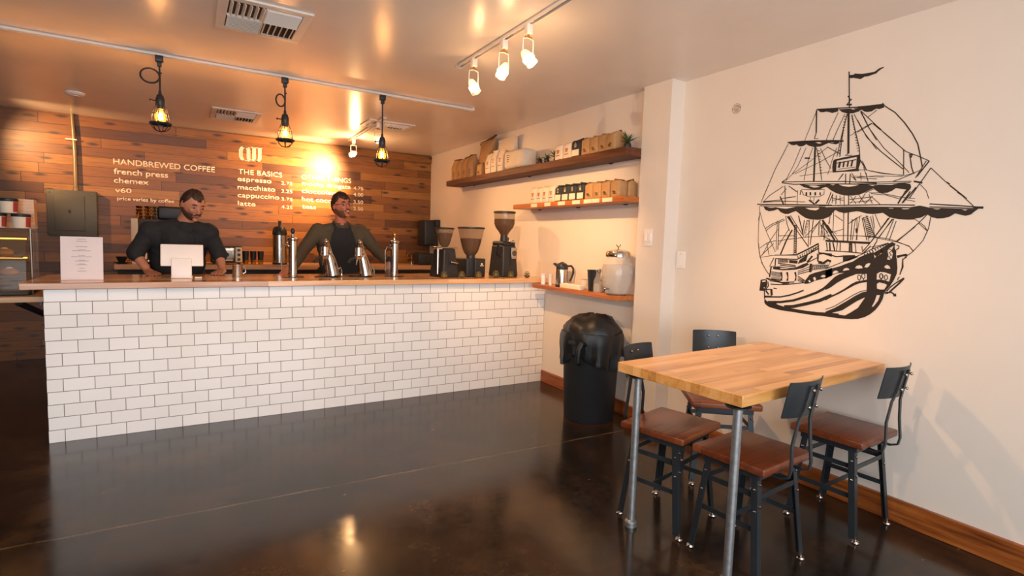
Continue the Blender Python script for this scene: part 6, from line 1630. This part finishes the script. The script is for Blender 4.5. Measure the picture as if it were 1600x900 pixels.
    for sx in (-1, 1):
        MB().sphere(tr((sx*.031, -.083, .010)), .0115, 12, 9).build('eye', 'eyewhite', t)
        MB().sphere(tr((sx*.031, -.0905, .009)), .0062, 10, 8).build('iris', 'eye', t)
        MB().tube([tr((sx*.014, -.093, .030)), tr((sx*.032, -.094, .035)), tr((sx*.050, -.083, .029))], [.003, .0042, .002], n=8).build('eyebrow', 'hair', t)
        MB().tube([tr((sx*.018, -.092, .015)), tr((sx*.032, -.0955, .0175)), tr((sx*.046, -.086, .013))], .0022, n=6).build('eyelid', skin, t)
    if glasses:
        g = MB()
        for sx in (-1, 1):
            g.tube([tr((sx*.031+.022*cos(a), -.104+.004*abs(cos(a)), .010+.016*sin(a))) for a in [2*pi*k/20 for k in range(20)]], .0018, n=6, closed=True)
            g.tube([tr((sx*.053, -.099, .012)), tr((sx*.074, -.05, .012)), tr((sx*.078, .01, .008))], .0018, n=6)
        g.tube([tr((-.009, -.106, .013)), tr((0, -.108, .015)), tr((.009, -.106, .013))], .0018, n=6)
        gl = g.build('glasses', 'steel_black', t)
        ln = MB()
        for sx in (-1, 1): ln.lathe([(.020, 0), (.020, .001), (0, .0012)], 20, HT @ Matrix.Translation((sx*.031, -.103, .010)) @ Matrix.Rotation(radians(90), 4, 'X') @ Matrix.Diagonal((1.05, .78, 1, 1)))
        ln.build('lenses', 'lensglass', gl)
    return t, shapes, tr
def clothes(t, J, top, name, sleeve=1.0, bulk=.012):
    sh_ = [('c', J['chest'], .135+bulk, J['waist'], .135+bulk), ('c', J['waist'], .14+bulk, J['hip'], .145), ('c', tuple(Vector(J['neck'])-Vector((0, 0, .045))), .072, J['chest'], .12)]
    mid = (Vector(J['chest'])+Vector(J['waist']))/2
    sh_ += [('e', tuple(mid+Vector((0, 0, .03))), (.205+bulk*.5, .135, .19)), ('e', tuple(mid-Vector((0, 0, .10))), (.185+bulk*.5, .135, .20))]
    for s in 'LR':
        sh, el, wr = Vector(J['sh'+s]), Vector(J['el'+s]), Vector(J['wr'+s])
        sh_ += [('c', tuple(Vector(J['neck'])-Vector((0, 0, .03))), .060, tuple(sh+Vector((0, 0, -.012))), .056), ('c', tuple(mid), .12, tuple(sh-Vector((0, 0, .03))), .085)]
        if sleeve >= 2: sh_ += [('c', tuple(sh), .068, tuple(el), .056), ('c', tuple(el), .056, tuple(el+(wr-el)*.86), .040)]
        else:
            e2 = sh+(el-sh)*1.0; sh_ += [('c', tuple(sh-Vector((0, 0, .008))), .064, tuple(e2), .060), ('c', tuple(e2), .057, tuple(el+(wr-el)*.12), .054)]
    return fuse(name, sh_, top, t, .007, 5, .0035)
def trousers(t, J):
    hip = Vector(J['hip']); sh_ = []
    for sx in (-1, 1):
        hp = hip+Vector((sx*.09, 0, -.03)); kn = Vector((hp.x+sx*.02, hp.y-.03, .50)); an = Vector((hp.x+sx*.03, hp.y+.03, .10))
        sh_ += [('c', tuple(hip), .13, tuple(hp), .115), ('c', tuple(hp), .105, tuple(kn), .072), ('c', tuple(kn), .072, tuple(an), .056)]
        MB().sphere((an.x, an.y-.07, .042), (.048, .135, .042), 16, 10).build('shoe', 'sneaker', t)
    return fuse('trousers', sh_, 'denim', t, .009, 4, .003)

# --- man in black leaning on the counter by the register
J = dict(hip=(-.04, 5.22, .97), waist=(-.045, 5.15, 1.10), chest=(-.035, 5.03, 1.27), neck=(.015, 4.95, 1.405),
         shL=(-.215, 5.00, 1.345), elL=(-.315, 4.98, 1.150), wrL=(-.235, 4.90, 1.020), hdL=(.25, -.75, -.10), pnL=(0, 0, -1), thumbL=1, curlL=.05,
         shR=(.165, 5.00, 1.345), elR=(.245, 5.00, 1.150), wrR=(.262, 4.90, 1.022), hdR=(-.25, -.75, -.10), pnR=(0, 0, -1), thumbR=-1, curlR=.05)
t, _, _ = person('person', 'bearded man in a black shirt leaning on the counter, looking down at the register', J, (.062, 4.885, 1.528), 'skin', (.40, -.84, -.36), .06, dict(hair_top=0), True, False, 1)
clothes(t, J, 'blackcloth', 'shirt', 1.0, .020); trousers(t, J)
# --- man with glasses, olive shirt and black apron
J2 = dict(hip=(1.26, 5.30, .98), waist=(1.26, 5.26, 1.11), chest=(1.255, 5.20, 1.30), neck=(1.250, 5.15, 1.440),
          shL=(1.055, 5.18, 1.375), elL=(.905, 5.10, 1.185), wrL=(.800, 4.94, 1.045), hdL=(-.55, -.45, -.22), pnL=(0, 0, -1), thumbL=1, curlL=.30,
          shR=(1.450, 5.18, 1.375), elR=(1.600, 5.14, 1.190), wrR=(1.645, 4.97, 1.100), hdR=(-.10, -.85, -.15), pnR=(-.8, 0, -.5), thumbR=1, curlR=.75)
t, _, _ = person('person', 'smiling man with glasses in an olive shirt and black apron behind the chrome taps', J2, (1.243, 5.10, 1.600), 'skin2', (.30, -.90, .08), -.05, dict(hair_top=1), True, True, 4)
clothes(t, J2, 'olivecloth', 'shirt', 2.0, .006); trousers(t, J2)
# collar of the olive shirt
cn = Vector(J2['neck']); m = MB()
m.tube([(cn.x+.068*sin(a), cn.y-.004-.066*cos(a), cn.z-.010+.030*(1-cos(a))/2) for a in [-.30+(-2*pi+.60)*(-1)*k/24+.60 for k in range(25)]], 0, flat=(.034, .008, (0, 0, 1))); m.build('collar', 'olivecloth', t)
# apron: curved bib panel following the chest, straps to the neck
vs, fs = [], []; rows = [(1.405, .070), (1.36, .088), (1.30, .105), (1.22, .130), (1.14, .155), (1.05, .165), (.95, .170), (.75, .180), (.62, .185)]
N = 12
def chest_y(z):
    c, wst, hp_ = Vector(J2['chest']), Vector(J2['waist']), Vector(J2['hip'])
    if z > c.z: k = min(1, (z-c.z)/.12); return c.y-.155+k*.045
    if z > wst.z: k = (c.z-z)/(c.z-wst.z); return (c.y*(1-k)+wst.y*k)-.160
    return wst.y-.158+(.03 if z < .9 else 0)
for off in (0, .006):
    for z, hw in rows:
        for i in range(N+1):
            u = -1+2*i/N; vs.append((1.256+u*hw, chest_y(z)+.055*(u*hw/.16)**2-.004-off, z))
W_ = N+1; R0_ = len(rows)
for k in range(2):
    for j in range(R0_-1):
        for i in range(N): a = k*R0_*W_+j*W_+i; fs.append((a, a+1, a+1+W_, a+W_))
Bq = R0_*W_
for j in range(R0_-1):
    for i_ in (0, N): a = j*W_+i_; fs.append((a, a+W_, Bq+a+W_, Bq+a))
for i in range(N): fs.append((i, i+1, Bq+i+1, Bq+i)); a = (R0_-1)*W_+i; fs.append((a, a+1, Bq+a+1, Bq+a))
ap = MB().add(vs, fs, True).build('apron', 'blackcloth', t)
for sx in (-1, 1): MB().tube([(1.256+sx*.066, chest_y(1.40)-.006, 1.40), (1.252+sx*.070, 5.085, 1.425), (1.252+sx*.074, 5.13, 1.448), (1.252+sx*.06, 5.20, 1.46)], 0, flat=(.018, .005, (1, 0, 0))).build('strap', 'blackcloth', ap)
